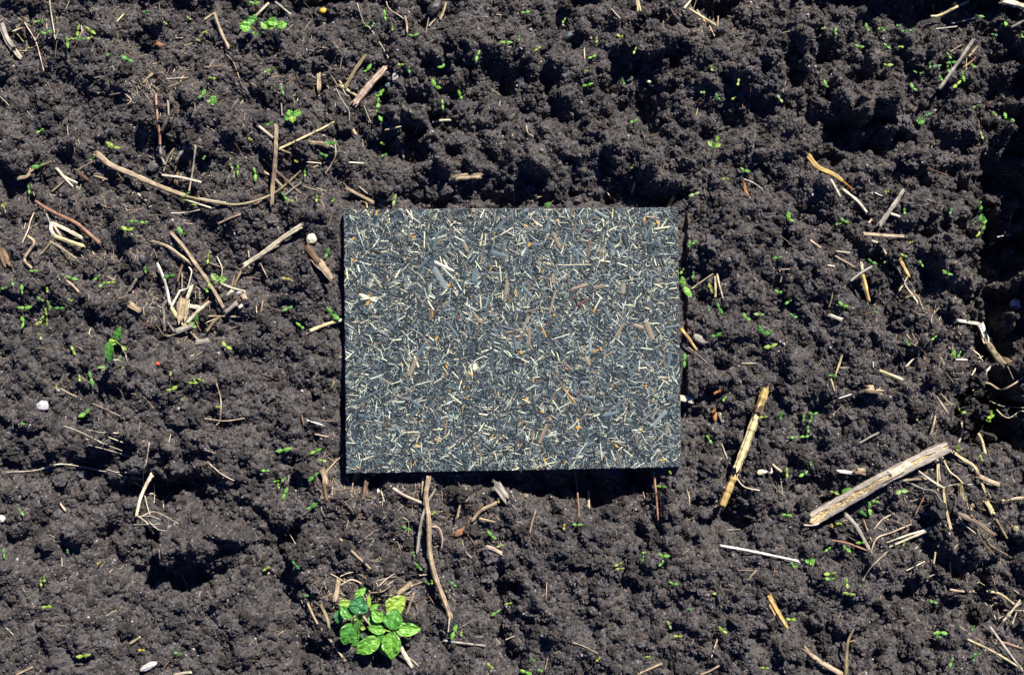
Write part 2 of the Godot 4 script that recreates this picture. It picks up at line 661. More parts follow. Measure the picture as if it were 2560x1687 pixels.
func rod(line: PackedVector2Array, y: PackedFloat32Array, r0: float, r1: float, tint: Color, flat: float, seed_: int, node_at := -1.0) -> ArrayMesh:
	var r := RandomNumberGenerator.new()
	r.seed = seed_
	var sides := 18 if maxf(r0, r1) > 3.6 else 9 if maxf(r0, r1) > 2.0 else 5
	var streak := PackedFloat32Array()
	var bulge := PackedFloat32Array()
	for s in sides:
		streak.append(r.randf_range(0.45, 1.4) if r.randf() < 0.5 else r.randf_range(0.85, 1.15))
		bulge.append(r.randf_range(0.84, 1.14))
	var st := begin()
	st.set_smooth_group(-1)
	var n := line.size()
	var rings := []
	var cols := []
	var c3 := []
	for k in n:
		c3.append(m(raised(line[k].x, line[k].y, y[k])))
	var blotch := noise(FastNoiseLite.TYPE_SIMPLEX_SMOOTH, 9.0, seed_, 2)
	var along_ := noise(FastNoiseLite.TYPE_SIMPLEX_SMOOTH, 7.0, seed_ + 1, 2)
	for k in n:
		var fwd: Vector3 = (c3[mini(k + 1, n - 1)] - c3[maxi(k - 1, 0)]).normalized()
		var side := fwd.cross(Vector3.UP).normalized()
		var up := side.cross(fwd)
		var t := k / float(n - 1)
		var rad := lerpf(r0, r1, t) * (1.0 + 0.22 * blotch.get_noise_2d(k * 2.0, 50.0))
		if node_at >= 0.0 and absf(t - node_at) < 0.02:
			rad *= 1.22
		var ring := []
		var col := []
		for s in sides:
			var a := TAU * s / sides
			var w := rad * bulge[s] * S
			var torn := fwd * (streak[s] - 1.0) * rad * 3.2 * S if k == 0 or k == n - 1 else Vector3.ZERO
			ring.append(c3[k] + side * cos(a) * w + up * sin(a) * w * flat + torn)
			var v := streak[s] * (1.0 + 0.55 * blotch.get_noise_2d(k * 2.0, s * 7.0)) * (1.0 + 0.45 * along_.get_noise_1d(k))
			if r.randf() < 0.05:
				v *= 0.4
			var e := 0.82 if (k == 0 or k == n - 1) else 1.0
			col.append(Color(tint.r * v * e, tint.g * v * e * (1.0 + 0.05 * blotch.get_noise_2d(k, 90.0)), tint.b * v * e))
		rings.append(ring)
		cols.append(col)
	for k in n - 1:
		for s in sides:
			var s2 := (s + 1) % sides
			var q := [rings[k][s], rings[k][s2], rings[k + 1][s2], rings[k + 1][s]]
			var qc := [cols[k][s], cols[k][s2], cols[k + 1][s2], cols[k + 1][s]]
			for w in [0, 1, 2, 0, 2, 3]:
				st.set_color(qc[w])
				st.add_vertex(q[w])
	for end in 2:
		var ring: Array = rings[0] if end == 0 else rings[n - 1]
		var mid: Vector3 = c3[0] if end == 0 else c3[n - 1]
		var pith := Color(tint.r * 1.15, tint.g * 1.12, tint.b * 1.1)
		for s in sides:
			var tri := [mid, ring[(s + 1) % sides], ring[s]] if end == 0 else [mid, ring[s], ring[(s + 1) % sides]]
			st.set_smooth_group(1)
			st.set_color(pith)
			for p in tri:
				st.add_vertex(p)
	return mesh_of(st, mats.straw if flat > 0.5 else mats.bark)


func rod_of(pts: Array, r0: float, r1: float, kind: String, lift: float, flat := 1.0, node_at := -1.0) -> ArrayMesh:
	var big := maxf(r0, r1)
	var line := along(pts, 5.0)
	var y := settle(line, big, clampi(int(big * 2.0), 1, 12))
	for k in y.size():
		y[k] += big * flat * 0.55 + lift + (2.6 if big < 2.6 else 1.2)
	return rod(line, y, r0, r1, TINTS[kind], flat, int(pts[0][0] * 7 + pts[0][1] * 13), node_at)


func stalk(called: String, kind: String, r0: float, r1: float, pts: Array, label: String, lift := 0.0, twigs := []) -> void:
	var category: String = STALK_WORDS[called][0]
	var group: String = STALK_WORDS[called][1]
	r0 *= 0.8 if r0 > 1.8 else 1.0
	r1 *= 0.8 if r1 > 1.8 else 1.0
	var flat := 0.38 if called in ["bark_flake", "wood_chip_fragment", "leaf_scrap"] else 0.72
	if twigs.is_empty():
		tag(put(called, rod_of(pts, r0, r1, kind, lift, flat)), label, category, group)
		return
	var t := thing(called, label, category, group)
	put("stem", rod_of(pts, r0, r1, kind, lift, flat), t)
	for w in twigs:
		put("twig", rod_of(w[1], w[0], w[0] * 0.7, w[2] if w.size() > 2 else kind, lift, flat), t)


func reed(called: String, label: String, pieces: Array, group: String) -> void:
	# jointed stalks: each piece [kind, r0, r1, pts], with a node where two meet
	var t := thing(called, label, "reed", group)
	for p in pieces:
		put("node" if p[0].begins_with("node:") else "stem", rod_of(p[3], p[1], p[2], p[0].trim_prefix("node:"), 1.5 if p[0].begins_with("node:") else 0.0), t)


func split_slab(label: String) -> void:
	# a broad stalk split lengthwise: weathered outer rind, open pith in the middle, ragged ends
	var t := thing("split_stalk", label, "stalk")
	var line := along([[2026, 1302], [2105, 1257], [2215, 1194], [2303, 1150], [2373, 1117]], 3.2)
	var y := settle(line, 14.0, 20)
	var fib := noise(FastNoiseLite.TYPE_SIMPLEX, 9.0, 81, 3)
	var rag := noise(FastNoiseLite.TYPE_SIMPLEX_SMOOTH, 16.0, 82, 2)
	var across := 40
	var n := line.size()
	var st := begin()
	st.set_smooth_group(-1)
	var grid := []
	var cols := []
	for k in n:
		var d := (line[mini(k + 1, n - 1)] - line[maxi(k - 1, 0)]).normalized()
		var side := Vector2(-d.y, d.x)
		var t01 := k / float(n - 1)
		var half := 18.5 - 3.0 * t01 + 1.0 * rag.get_noise_1d(k * 2.0)
		var row := []
		var crow := []
		for s in across + 1:
			var u := s / float(across) * 2.0 - 1.0
			var shape := 11.0 * sqrt(maxf(0.0, 1.0 - u * u * 0.93))
			# the rind is gone along a wandering strip: there the pith lies a little lower
			var mid := 0.12 + 0.2 * rag.get_noise_1d(k * 0.7) - 0.16 * t01
			var wide := 0.30 + 0.22 * rag.get_noise_1d(k * 1.1 + 400.0) - 0.24 * smoothstep(0.5, 0.95, t01)
			var open := smoothstep(0.10, -0.02, absf(u - mid) - wide)
			var groove := fib.get_noise_2d(k * 0.5, s * 5.0)
			shape += -4.6 * open + 1.5 * groove + (2.4 * fib.get_noise_2d(k * 2.2, s * 6.0) if open > 0.3 else 0.0)
			if absf(u) > 0.99:
				shape = -6.0
			var shift := side * u * half + d * (7.0 * rag.get_noise_1d(s * 5.0) * (1.0 if k == 0 or k == n - 1 else 0.0))
			row.append(m(raised(line[k].x + shift.x, line[k].y + shift.y, y[k] + 4.0 + shape)))
			var g := (1.0 + 0.55 * groove) * (1.0 + 0.3 * fib.get_noise_2d(k * 4.0, s * 4.0 + 300.0))
			var rind := Color(0.30 * g, 0.27 * g, 0.235 * g)
			var pith := Color(0.42 * g, 0.345 * g, 0.21 * g)
			crow.append(rind.lerp(pith, open))
		grid.append(row)
		cols.append(crow)
	for k in n - 1:
		for s in across:
			var q := [grid[k][s], grid[k + 1][s], grid[k + 1][s + 1], grid[k][s + 1]]
			var qc := [cols[k][s], cols[k + 1][s], cols[k + 1][s + 1], cols[k][s + 1]]
			for w in [0, 1, 2, 0, 2, 3]:
				st.set_color(qc[w])
				st.add_vertex(q[w])
	for k in n - 1:
		for pair in [[grid[k][0], grid[k + 1][0]], [grid[k + 1][across], grid[k][across]]]:
			st.set_color(Color(0.2, 0.17, 0.14))
			var dn := Vector3(0, -6.0 * S, 0)
			for p in [pair[0], pair[0] + dn, pair[1] + dn, pair[0], pair[1] + dn, pair[1]]:
				st.add_vertex(p)
	put("rind", mesh_of(st, mats.bark), t)
	for f in [[[2010, 1312], [2030, 1313], [2048, 1309]], [[2044, 1290], [2080, 1269], [2126, 1246]], [[2112, 1242], [2165, 1212], [2230, 1176]], [[2150, 1240], [2210, 1206], [2262, 1178]], [[2236, 1168], [2290, 1139], [2350, 1106]], [[2252, 1182], [2310, 1150], [2368, 1122]], [[2062, 1296], [2100, 1274], [2152, 1246]]]:
		put("fibre", rod_of(f, 2.2, 1.4, ["pale", "grey", "tan"][f[0][0] % 3], 12.0), t)
	put("bark_scale", rod_of([[2226, 1186], [2252, 1172], [2276, 1158]], 10.0, 7.0, "pale", 10.0, 0.2), t)


# ------------------------------------------------------------------ stones

func pebble(called: String, label: String, category: String, group: String, x: float, z: float, rx: float, rz: float, ry: float, turn: float, tint: Color, seed_: int, sink := 0.2) -> void:
	var nz := noise(FastNoiseLite.TYPE_SIMPLEX_SMOOTH, 1.1, seed_, 3)
	var st := begin()
	st.set_smooth_group(-1)
	var rings := 18
	var sides := 26
	var pts := []
	var col := []
	for r in rings + 1:
		var la := PI * r / rings
		var row := []
		var crow := []
		for s in sides:
			var lo := TAU * s / sides
			var d := Vector3(sin(la) * cos(lo), cos(la), sin(la) * sin(lo))
			var f := 1.0 + 0.22 * nz.get_noise_3d(d.x, d.y, d.z) + 0.05 * nz.get_noise_3d(d.x * 4.0, d.y * 4.0, d.z * 4.0)
			row.append(Vector3(d.x * rx, d.y * ry, d.z * rz) * f * S)
			var v := 1.0 + 0.5 * nz.get_noise_3d(d.x * 3.0 + 9.0, d.y * 3.0, d.z * 3.0)
			crow.append(Color(tint.r * v, tint.g * v, tint.b * v))
		pts.append(row)
		col.append(crow)
	for r in rings:
		for s in sides:
			var s2 := (s + 1) % sides
			var q := [pts[r][s], pts[r][s2], pts[r + 1][s2], pts[r + 1][s]]
			var qc := [col[r][s], col[r][s2], col[r + 1][s2], col[r + 1][s]]
			for w in ([0, 3, 2] if r == 0 else [0, 2, 1] if r == rings - 1 else [0, 2, 1, 0, 3, 2]):
				st.set_color(qc[w])
				st.add_vertex(q[w])
	var o := put(called, mesh_of(st, mats.stone))
	var g := under(x, z)
	var h := top_near(g.x, g.z, minf(rx, rz) * 0.5) + ry * (1.0 - 2.0 * sink)
	o.transform = Transform3D(Basis(Vector3.UP, deg_to_rad(turn)), m(raised(x, z, h)))
	tag(o, label, category, group)


# ------------------------------------------------------------------ green things

const GREENS := {
	"bright": Color(0.115, 0.29, 0.04), "mid": Color(0.065, 0.21, 0.035), "lime": Color(0.20, 0.31, 0.045), "blue": Color(0.045, 0.17, 0.06),
	"pale": Color(0.19, 0.29, 0.10), "yellow": Color(0.28, 0.25, 0.035), "purple": Color(0.20, 0.05, 0.12),
}
var seed_leaves := {}


func leaf_surface(st: SurfaceTool, base: Vector3, tip: Vector3, wide: float, fold: float, arch: float, tone: Color, seed_: int, thick := 0.0, blunt := 0.75) -> void:
	# all in metres; the blade arches upwards by ARCH of its length and folds along the midrib by FOLD
	var nz := noise(FastNoiseLite.TYPE_SIMPLEX_SMOOTH, 0.45, seed_, 3)
	var nu := 14
	var nv := 10
	var d := tip - base
	var length := d.length()
	var fwd := d / length
	var side := fwd.cross(Vector3.UP).normalized()
	var up := side.cross(fwd)
	for face in (2 if thick > 0.0 else 1):
		var grid := []
		var cols := []
		for i in nu + 1:
			var u := i / float(nu)
			var prof := pow(maxf(0.0, sin(PI * pow(u, blunt))), 0.72)
			var row := []
			var crow := []
			for j in nv + 1:
				var v := j / float(nv) * 2.0 - 1.0
				var ripple := nz.get_noise_2d(u * 1.6, v * 0.8) * 0.11 * wide * (0.4 + absf(v))
				var y := arch * length * 4.0 * u * (1.0 - u) * 0.5 + fold * absf(v) * prof * wide * 0.5 + ripple
				# side veins stand a little proud
				var vein := absf(fposmod(u * 5.5 - absf(v) * 1.1, 1.0) - 0.5)
				y -= 0.018 * wide * smoothstep(0.36, 0.5, vein)
				if face == 1:
					y -= thick * (1.0 - v * v)
				elif thick > 0.0:
					y += thick * (1.0 - v * v)
				var edge := 1.0 + 0.05 * nz.get_noise_2d(u * 4.0, signf(v) * 9.0)
				row.append(base + fwd * length * u + side * v * wide * 0.5 * prof * edge + up * y)
				var k := 1.0 + 0.22 * nz.get_noise_2d(u * 2.0 + 20.0, v * 1.2)
				if thick == 0.0:
					if absf(v) < 0.12:
						k *= 1.45
					elif vein > 0.44:
						k *= 1.2
					if absf(v) > 0.93:
						k *= 1.25
				crow.append(Color(tone.r * k * (1.0 + 0.25 * nz.get_noise_2d(u * 1.5 + 40.0, v)), tone.g * k, tone.b * k))
			grid.append(row)
			cols.append(crow)
		st.set_smooth_group(-1)
		for i in nu:
			for j in nv:
				var q := [grid[i][j], grid[i + 1][j], grid[i + 1][j + 1], grid[i][j + 1]]
				var qc := [cols[i][j], cols[i + 1][j], cols[i + 1][j + 1], cols[i][j + 1]]
				for w in ([0, 1, 2, 0, 2, 3] if face == 0 else [0, 2, 1, 0, 3, 2]):
					st.set_color(qc[w])
					st.add_vertex(q[w])


func stem_rod(a: Vector3, b: Vector3, bend: Vector3, r0: float, r1: float, tint: Color) -> ArrayMesh:
	var st := begin()
	st.set_smooth_group(-1)
	var n := 9
	var sides := 7
	var rings := []
	for k in n:
		var t := k / float(n - 1)
		var p := a.lerp(b, t) + bend * 4.0 * t * (1.0 - t)
		var fwd := ((b - a) + bend * 4.0 * (1.0 - 2.0 * t)).normalized()
		var side := fwd.cross(Vector3(0.31, 0.2, 0.93)).normalized()
		var up := side.cross(fwd)
		var ring := []
		for s in sides:
			var an := TAU * s / sides
			ring.append(p + (side * cos(an) + up * sin(an)) * lerpf(r0, r1, t))
		rings.append(ring)
	for k in n - 1:
		for s in sides:
			var s2 := (s + 1) % sides
			var v := 0.85 + 0.3 * (((k * 7 + s * 3) % 5) / 4.0)
			st.set_color(Color(tint.r * v, tint.g * v, tint.b * v))
			for p in [rings[k][s], rings[k][s2], rings[k + 1][s2], rings[k][s], rings[k + 1][s2], rings[k + 1][s]]:
				st.add_vertex(p)
	return mesh_of(st, mats.leaf)


func seed_leaf(tone: String, shape: int) -> ArrayMesh:
	var key := "%s%d" % [tone, shape]
	if not seed_leaves.has(key):
		var st := begin()
		leaf_surface(st, Vector3.ZERO, Vector3(1, 0, 0), [0.46, 0.40, 0.54][shape], 0.0, [0.10, 0.22, 0.05][shape], GREENS[tone], 40 + shape, 0.055, 0.85)
		seed_leaves[key] = mesh_of(st, mats.leaf)
	return seed_leaves[key]


func sprout(tone: String, pts: Array, label: String, wide := 1.0) -> void:
	# a seedling with its two seed leaves; PTS: tip, joint, tip, or two tips of a straight pair
	var t := thing("sprout", label, "sprout", "two-leaf sprouts on the soil")
	var a := Vector2(pts[0][0], pts[0][1])
	var c := Vector2(pts[-1][0], pts[-1][1])
	var j := Vector2(pts[1][0], pts[1][1]) if pts.size() > 2 else a.lerp(c, 0.52)
	rng.seed = int(a.x * 31 + a.y * 17)
	var g := under(j.x, j.y)
	var h := top_near(g.x, g.z, 9.0)
	var rise := rng.randf_range(7.0, 18.0)
	var mid := m(raised(j.x, j.y, h + rise))
	t.position = m(Vector3(g.x, g.y, g.z))
	for tip in [a, c]:
		var gt := under(tip.x, tip.y)
		var hy := maxf(gt.y + 3.0, h + rise + rng.randf_range(-2.0, 5.0))
		var e := m(raised(tip.x, tip.y, hy))
		var d := e - mid
		if d.length() < 0.0012:
			continue
		var o := put("leaf", seed_leaf(tone, rng.randi() % 3), t)
		var fwd := d.normalized()
		var side := fwd.cross(Vector3.UP).normalized()
		var up := side.cross(fwd)
		var roll := rng.randf_range(-0.35, 0.35)
		var b := Basis(fwd, up, side) * Basis(Vector3(1, 0, 0), roll)
		var l := d.length() * 1.15
		var w := maxf(l, 0.0046) * wide
		o.transform = Transform3D(b * Basis.from_scale(Vector3(l, w, w)), mid - t.position)
	var foot := Vector3(rng.randf_range(-0.003, 0.003), -0.002, rng.randf_range(-0.001, 0.005))
	var dirs := Vector3(rng.randf_range(-0.001, 0.001), 0, 0)
	put("stem", stem_rod(foot, mid - t.position, dirs, 0.00045, 0.0004, Color(0.24, 0.12, 0.07) if rng.randf() < 0.6 else Color(0.25, 0.27, 0.08)), t)


func weed(called: String, label: String, origin: Array, leaves: Array, stems: Array) -> void:
	# leaves: [base x, base z, height, tip x, tip z, height, width, fold, arch, green]; stems: [x, z, height, x, z, height, r, tint]
	var t := thing(called, label, "plant")
	var g := under(origin[0], origin[1])
	t.position = m(g)
	var floor_ := top_near(g.x, g.z, 25.0)
	var k := 0
	for f in leaves:
		k += 1
		var st := begin()
		var ga := under(f[0], f[1])
		var gb := under(f[3], f[4])
		var ha := maxf(floor_ + f[2], ga.y + 3.0)
		var hb := maxf(floor_ + f[5], gb.y + 4.0)
		leaf_surface(st, m(raised(f[0], f[1], ha)) - t.position, m(raised(f[3], f[4], hb)) - t.position, f[6] * S, f[7], f[8], GREENS[f[9]], int(f[0] + f[4] * 3.0))
		put("leaf", mesh_of(st, mats.leaf), t)
	for f in stems:
		var tint: Color = TINTS[f[7]] if TINTS.has(f[7]) else GREENS[f[7]]
		put("stem", stem_rod(m(raised(f[0], f[1], floor_ + f[2])) - t.position, m(raised(f[3], f[4], floor_ + f[5])) - t.position, Vector3(0, 0.002, 0), f[6] * S, f[6] * S * 0.8, tint), t)


func build_litter() -> void:
	crumbs("fine_crumbs", "fine loose grains of dark soil covering the whole field", 230000, lump(300, 5, 7, 0.6), 1.1, 3.6, 900, 1.6)
	crumbs("soil_crumbs", "small rounded lumps of soil lying in the hollows", 26000, lump(301, 9, 12, 0.7), 3.0, 8.5, 901, 0.6)
	crumbs("coarse_crumbs", "coarse lumps of soil scattered on the field", 1300, lump(302, 22, 30, 0.75), 8.0, 20.0, 902, 0.5)
	# scraps of dry stem and root fibre, far too many to count
	var st := begin()
	sliver(st, 77)
	var mm := MultiMesh.new()
	mm.transform_format = MultiMesh.TRANSFORM_3D
	mm.use_colors = true
	mm.mesh = mesh_of(st, mats.straw)
	mm.instance_count = 4600
	rng.seed = 1212
	var n := 0
	while n < mm.instance_count:
		var x: float
		var z: float
		if rng.randf() < 0.78:
			var f: Array = LITTER[rng.randi() % LITTER.size()]
			x = f[0] + rng.randfn() * f[2]
			z = f[1] + rng.randfn() * f[3]
		else:
			x = rng.randf_range(-60, 2620)
			z = rng.randf_range(-60, 1740)
		if x < -90 or x > 2650 or z < -90 or z > 1770 or (x > 840 and x < 1720 and z > 500 and z < 1195):
			continue
		var l := rng.randf_range(5.0, 26.0) if rng.randf() < 0.85 else rng.randf_range(20.0, 48.0)
		var yaw := rng.randf() * TAU
		var e := Vector2(cos(yaw), -sin(yaw)) * l * 0.5
		var ya := ground(x - e.x, z - e.y)
		var yb := ground(x + e.x, z + e.y)
		var pitch := clampf(atan2(yb - ya, l), -0.6, 0.6)
		var y := maxf((ya + yb) * 0.5, ground(x, z)) + 0.8
		var wide := rng.randf_range(0.7, 2.2)
		mm.set_instance_transform(n, Transform3D(Basis(Vector3.UP, yaw) * Basis(Vector3(0, 0, 1), pitch) * Basis.from_scale(Vector3(l, wide * 0.7, wide) * S), m(Vector3(x, y, z))))
		var c: Color = TINTS[["straw", "tan", "root", "brown", "red", "pale", "brown", "tan", "grey", "olive"][rng.randi() % 10]] * rng.randf_range(0.45, 1.1)
		mm.set_instance_color(n, Color(c.r, c.g, c.b))
		n += 1
	var o := MultiMeshInstance3D.new()
	o.name = "plant_litter"
	o.multimesh = mm
	add_child(o)
	o.set_meta("kind", "stuff")
	tag(o, "fine scraps of dry stem and root fibre strewn over the soil", "litter")


# ------------------------------------------------------------------ where things lie

const STALK_WORDS := {"straw": ["straw", "straws strewn on the soil"], "stalk": ["stalk", "dry stalks lying on the soil"], "twig": ["twig", "twigs lying on the soil"], "root": ["root", "fine roots on the soil"], "bark_flake": ["bark", "flakes of bark"], "wood_chip_fragment": ["wood", "wood fragments"], "leaf_scrap": ["dry leaf", "scraps of dry leaf"]}
const MOUNDS := [
	[1052, 250, 84, 80, 58, 2.2], [1000, 215, 50, 50, 20, 1.5], [530, 1345, 82, 44, 62, 2.2], [590, 1320, 36, 30, 24, 2], [420, 1360, 34, 30, 30, 2], [2192, 262, 66, 56, 52, 2],  # a
	[1965, 120, 72, 46, 40, 2], [2372, 640, 58, 66, 46, 2], [1360, 1500, 100, 78, 22, 2.5], [500, 300, 90, 60, 20, 2], [1620, 130, 66, 44, 36, 2], [1860, 180, 60, 40, 24, 2],  # b
	[1840, 610, 60, 50, 22, 2], [180, 1570, 84, 56, 26, 2], [40, 1440, 70, 60, 20, 2], [500, 300, 160, 110, 22, 1.5], [1400, 380, 260, 70, 42, 1.2], [1640, 400, 110, 80, 30, 1.5],  # c
	[1150, 440, 90, 50, 28, 1.5], [960, 440, 90, 50, 20, 1.5], [1420, 180, 120, 90, 22, 1.5], [300, 930, 170, 60, 26, 1.5], [430, 1010, 230, 110, 38, 1.5], [690, 1010, 130, 130, 22, 1.5],  # d
	[100, 1060, 100, 80, 30, 1.5], [270, 1090, 120, 70, 34, 1.5], [620, 1130, 120, 60, 26, 1.5], [520, 1350, 140, 60, 20, 1.5], [130, 1570, 160, 90, 10, 1.5], [640, 1420, 70, 50, 20, 1.5],  # e
	[870, 1300, 130, 110, 24, 1.5], [690, 1600, 90, 60, 10, 1.5], [1350, 1500, 150, 120, 12, 1.5], [1420, 1330, 160, 70, 18, 1.5], [1640, 1290, 70, 60, 20, 1.5], [1720, 1230, 60, 90, 22, 1.5],  # f
	[1780, 120, 230, 110, 26, 1.5], [1990, 100, 130, 80, 18, 1.5], [2190, 260, 90, 80, 20, 1.5], [1850, 640, 240, 160, 22, 1.5], [1950, 900, 260, 120, 24, 1.5], [1930, 1170, 120, 80, 18, 1.5],  # g
	[2100, 950, 160, 120, 12, 1.5], [2370, 640, 90, 100, 30, 1.5], [1840, 1050, 60, 200, 6, 1.5], [2450, 1330, 150, 70, 14, 1.5], [2100, 1440, 170, 60, 10, 1.5], [2150, 1560, 120, 80, 20, 1.5],  # h
	[1750, 1470, 150, 90, 18, 1.5], [620, 80, 160, 70, 14, 1.5], [380, 200, 200, 90, 10, 1.5], [700, 370, 120, 60, 10, 1.5], [420, 1232, 140, 50, -95, 1.3], [300, 1345, 90, 70, -60, 1.3],  # i
	[470, 1445, 120, 34, -46, 1.3], [640, 1380, 50, 60, -34, 1.5], [370, 1400, 60, 50, -20, 1.5], [600, 1500, 60, 60, -25, 1.5], [700, 1430, 44, 110, -56, 1.3], [765, 1600, 54, 110, -64, 1.3],  # j
	[680, 1330, 60, 50, -34, 1.5], [1040, 375, 110, 40, -46, 1.5], [1000, 500, 120, 14, -14, 2], [1420, 500, 300, 15, -20, 2], [1660, 500, 36, 30, -36, 1.5], [1255, 1570, 32, 110, -46, 1.5],  # k
	[1260, 1475, 30, 30, -38, 1.5], [1490, 1235, 150, 60, -100, 1.5], [1600, 1300, 36, 44, -55, 1.5], [1290, 1215, 100, 34, -45, 1.5], [1200, 1196, 330, 14, -14, 2], [1790, 1300, 90, 60, -62, 1.5],  # l
	[1740, 1150, 40, 90, -22, 1.5], [1760, 1010, 60, 50, -26, 1.5], [2010, 250, 60, 90, -40, 1.5], [2130, 370, 70, 70, -80, 1.5], [2270, 450, 90, 40, -55, 1.5], [2480, 1060, 80, 75, -150, 2],  # m
	[2490, 880, 60, 150, -110, 1.5], [2470, 600, 70, 220, -85, 1.5], [2530, 300, 80, 400, -62, 1.5], [2380, 330, 120, 120, -40, 1.5], [2350, 60, 260, 90, -44, 1.5], [2320, 740, 40, 80, -30, 1.5],  # n
	[2330, 1530, 190, 70, -70, 1.5], [2500, 1470, 120, 90, -60, 1.5], [2420, 1240, 60, 60, -22, 1.5], [2080, 1290, 80, 50, -40, 1.5], [2000, 1200, 90, 40, -40, 1.5], [2000, 1560, 60, 60, -34, 1.5],  # o
	[2190, 1610, 90, 40, -30, 1.5], [1500, 110, 60, 60, -12, 1.5], [1640, 170, 60, 26, -50, 1.5], [1780, 30, 60, 50, -60, 1.5], [830, 8, 80, 30, -60, 1.5], [650, 20, 70, 40, -34, 1.5],  # p
	[330, 10, 70, 30, -30, 1.5], [300, 880, 26, 40, -46, 1.5], [290, 960, 40, 40, -30, 1.5], [60, 60, 60, 50, -10, 1.5], [60, 560, 60, 80, -24, 1.5], [40, 460, 60, 40, -26, 1.5],  # q
	[160, 430, 60, 40, -20, 1.5], [230, 1130, 40, 90, -30, 1.5], [520, 1000, 50, 30, -20, 1.5], [580, 1060, 60, 26, -22, 1.5], [1240, 200, 60, 60, -16, 1.5], [1330, 650, 10, 10, 0, 1.5],  # r
	[400, 690, 40, 50, -22, 1.5], [930, 200, 70, 60, -26, 1.5], [1170, 300, 40, 60, -26, 1.5], [1620, 300, 40, 40, -20, 1.5], [1280, 850, 400, 300, 4, 6], [2800, 520, 160, 640, 150, 1.5],  # s
	[2350, -150, 380, 100, 100, 1.5], [2550, 740, 80, 400, -100, 1.3], [2300, 260, 330, 420, -26, 1.5], [1500, -190, 900, 120, 40, 2],  # t
]
const ROUGHNESS := [
	[1280, 850, 400, 290, -0.5], [1600, 250, 600, 260, 0.36], [1050, 250, 300, 220, 0.25], [2300, 350, 400, 500, 0.35], [2000, 800, 400, 400, 0.1], [150, 1560, 360, 130, -0.26],  # a
	[430, 1330, 220, 140, 0.15], [500, 980, 420, 160, -0.12], [250, 400, 300, 220, -0.06], [1300, 1450, 320, 200, -0.1], [860, 1300, 120, 120, -0.3], [2300, 1450, 300, 200, 0.2],  # b
]
const LITTER := [
	[430, 190, 180, 120], [420, 230, 60, 40], [640, 440, 110, 60], [480, 430, 140, 70], [180, 560, 120, 90], [450, 760, 90, 60],  # a
	[480, 720, 110, 80], [930, 1480, 90, 26], [880, 1520, 80, 40], [2310, 1230, 130, 110], [2380, 960, 70, 70], [2310, 780, 60, 60],  # b
	[1000, 1300, 120, 80], [800, 210, 70, 60], [1760, 60, 70, 50], [950, 1220, 160, 30], [2440, 1300, 90, 90], [2450, 1500, 100, 60],  # c
	[240, 600, 120, 80], [1100, 1270, 120, 60], [80, 80, 80, 60], [860, 1180, 30, 40],  # d
]
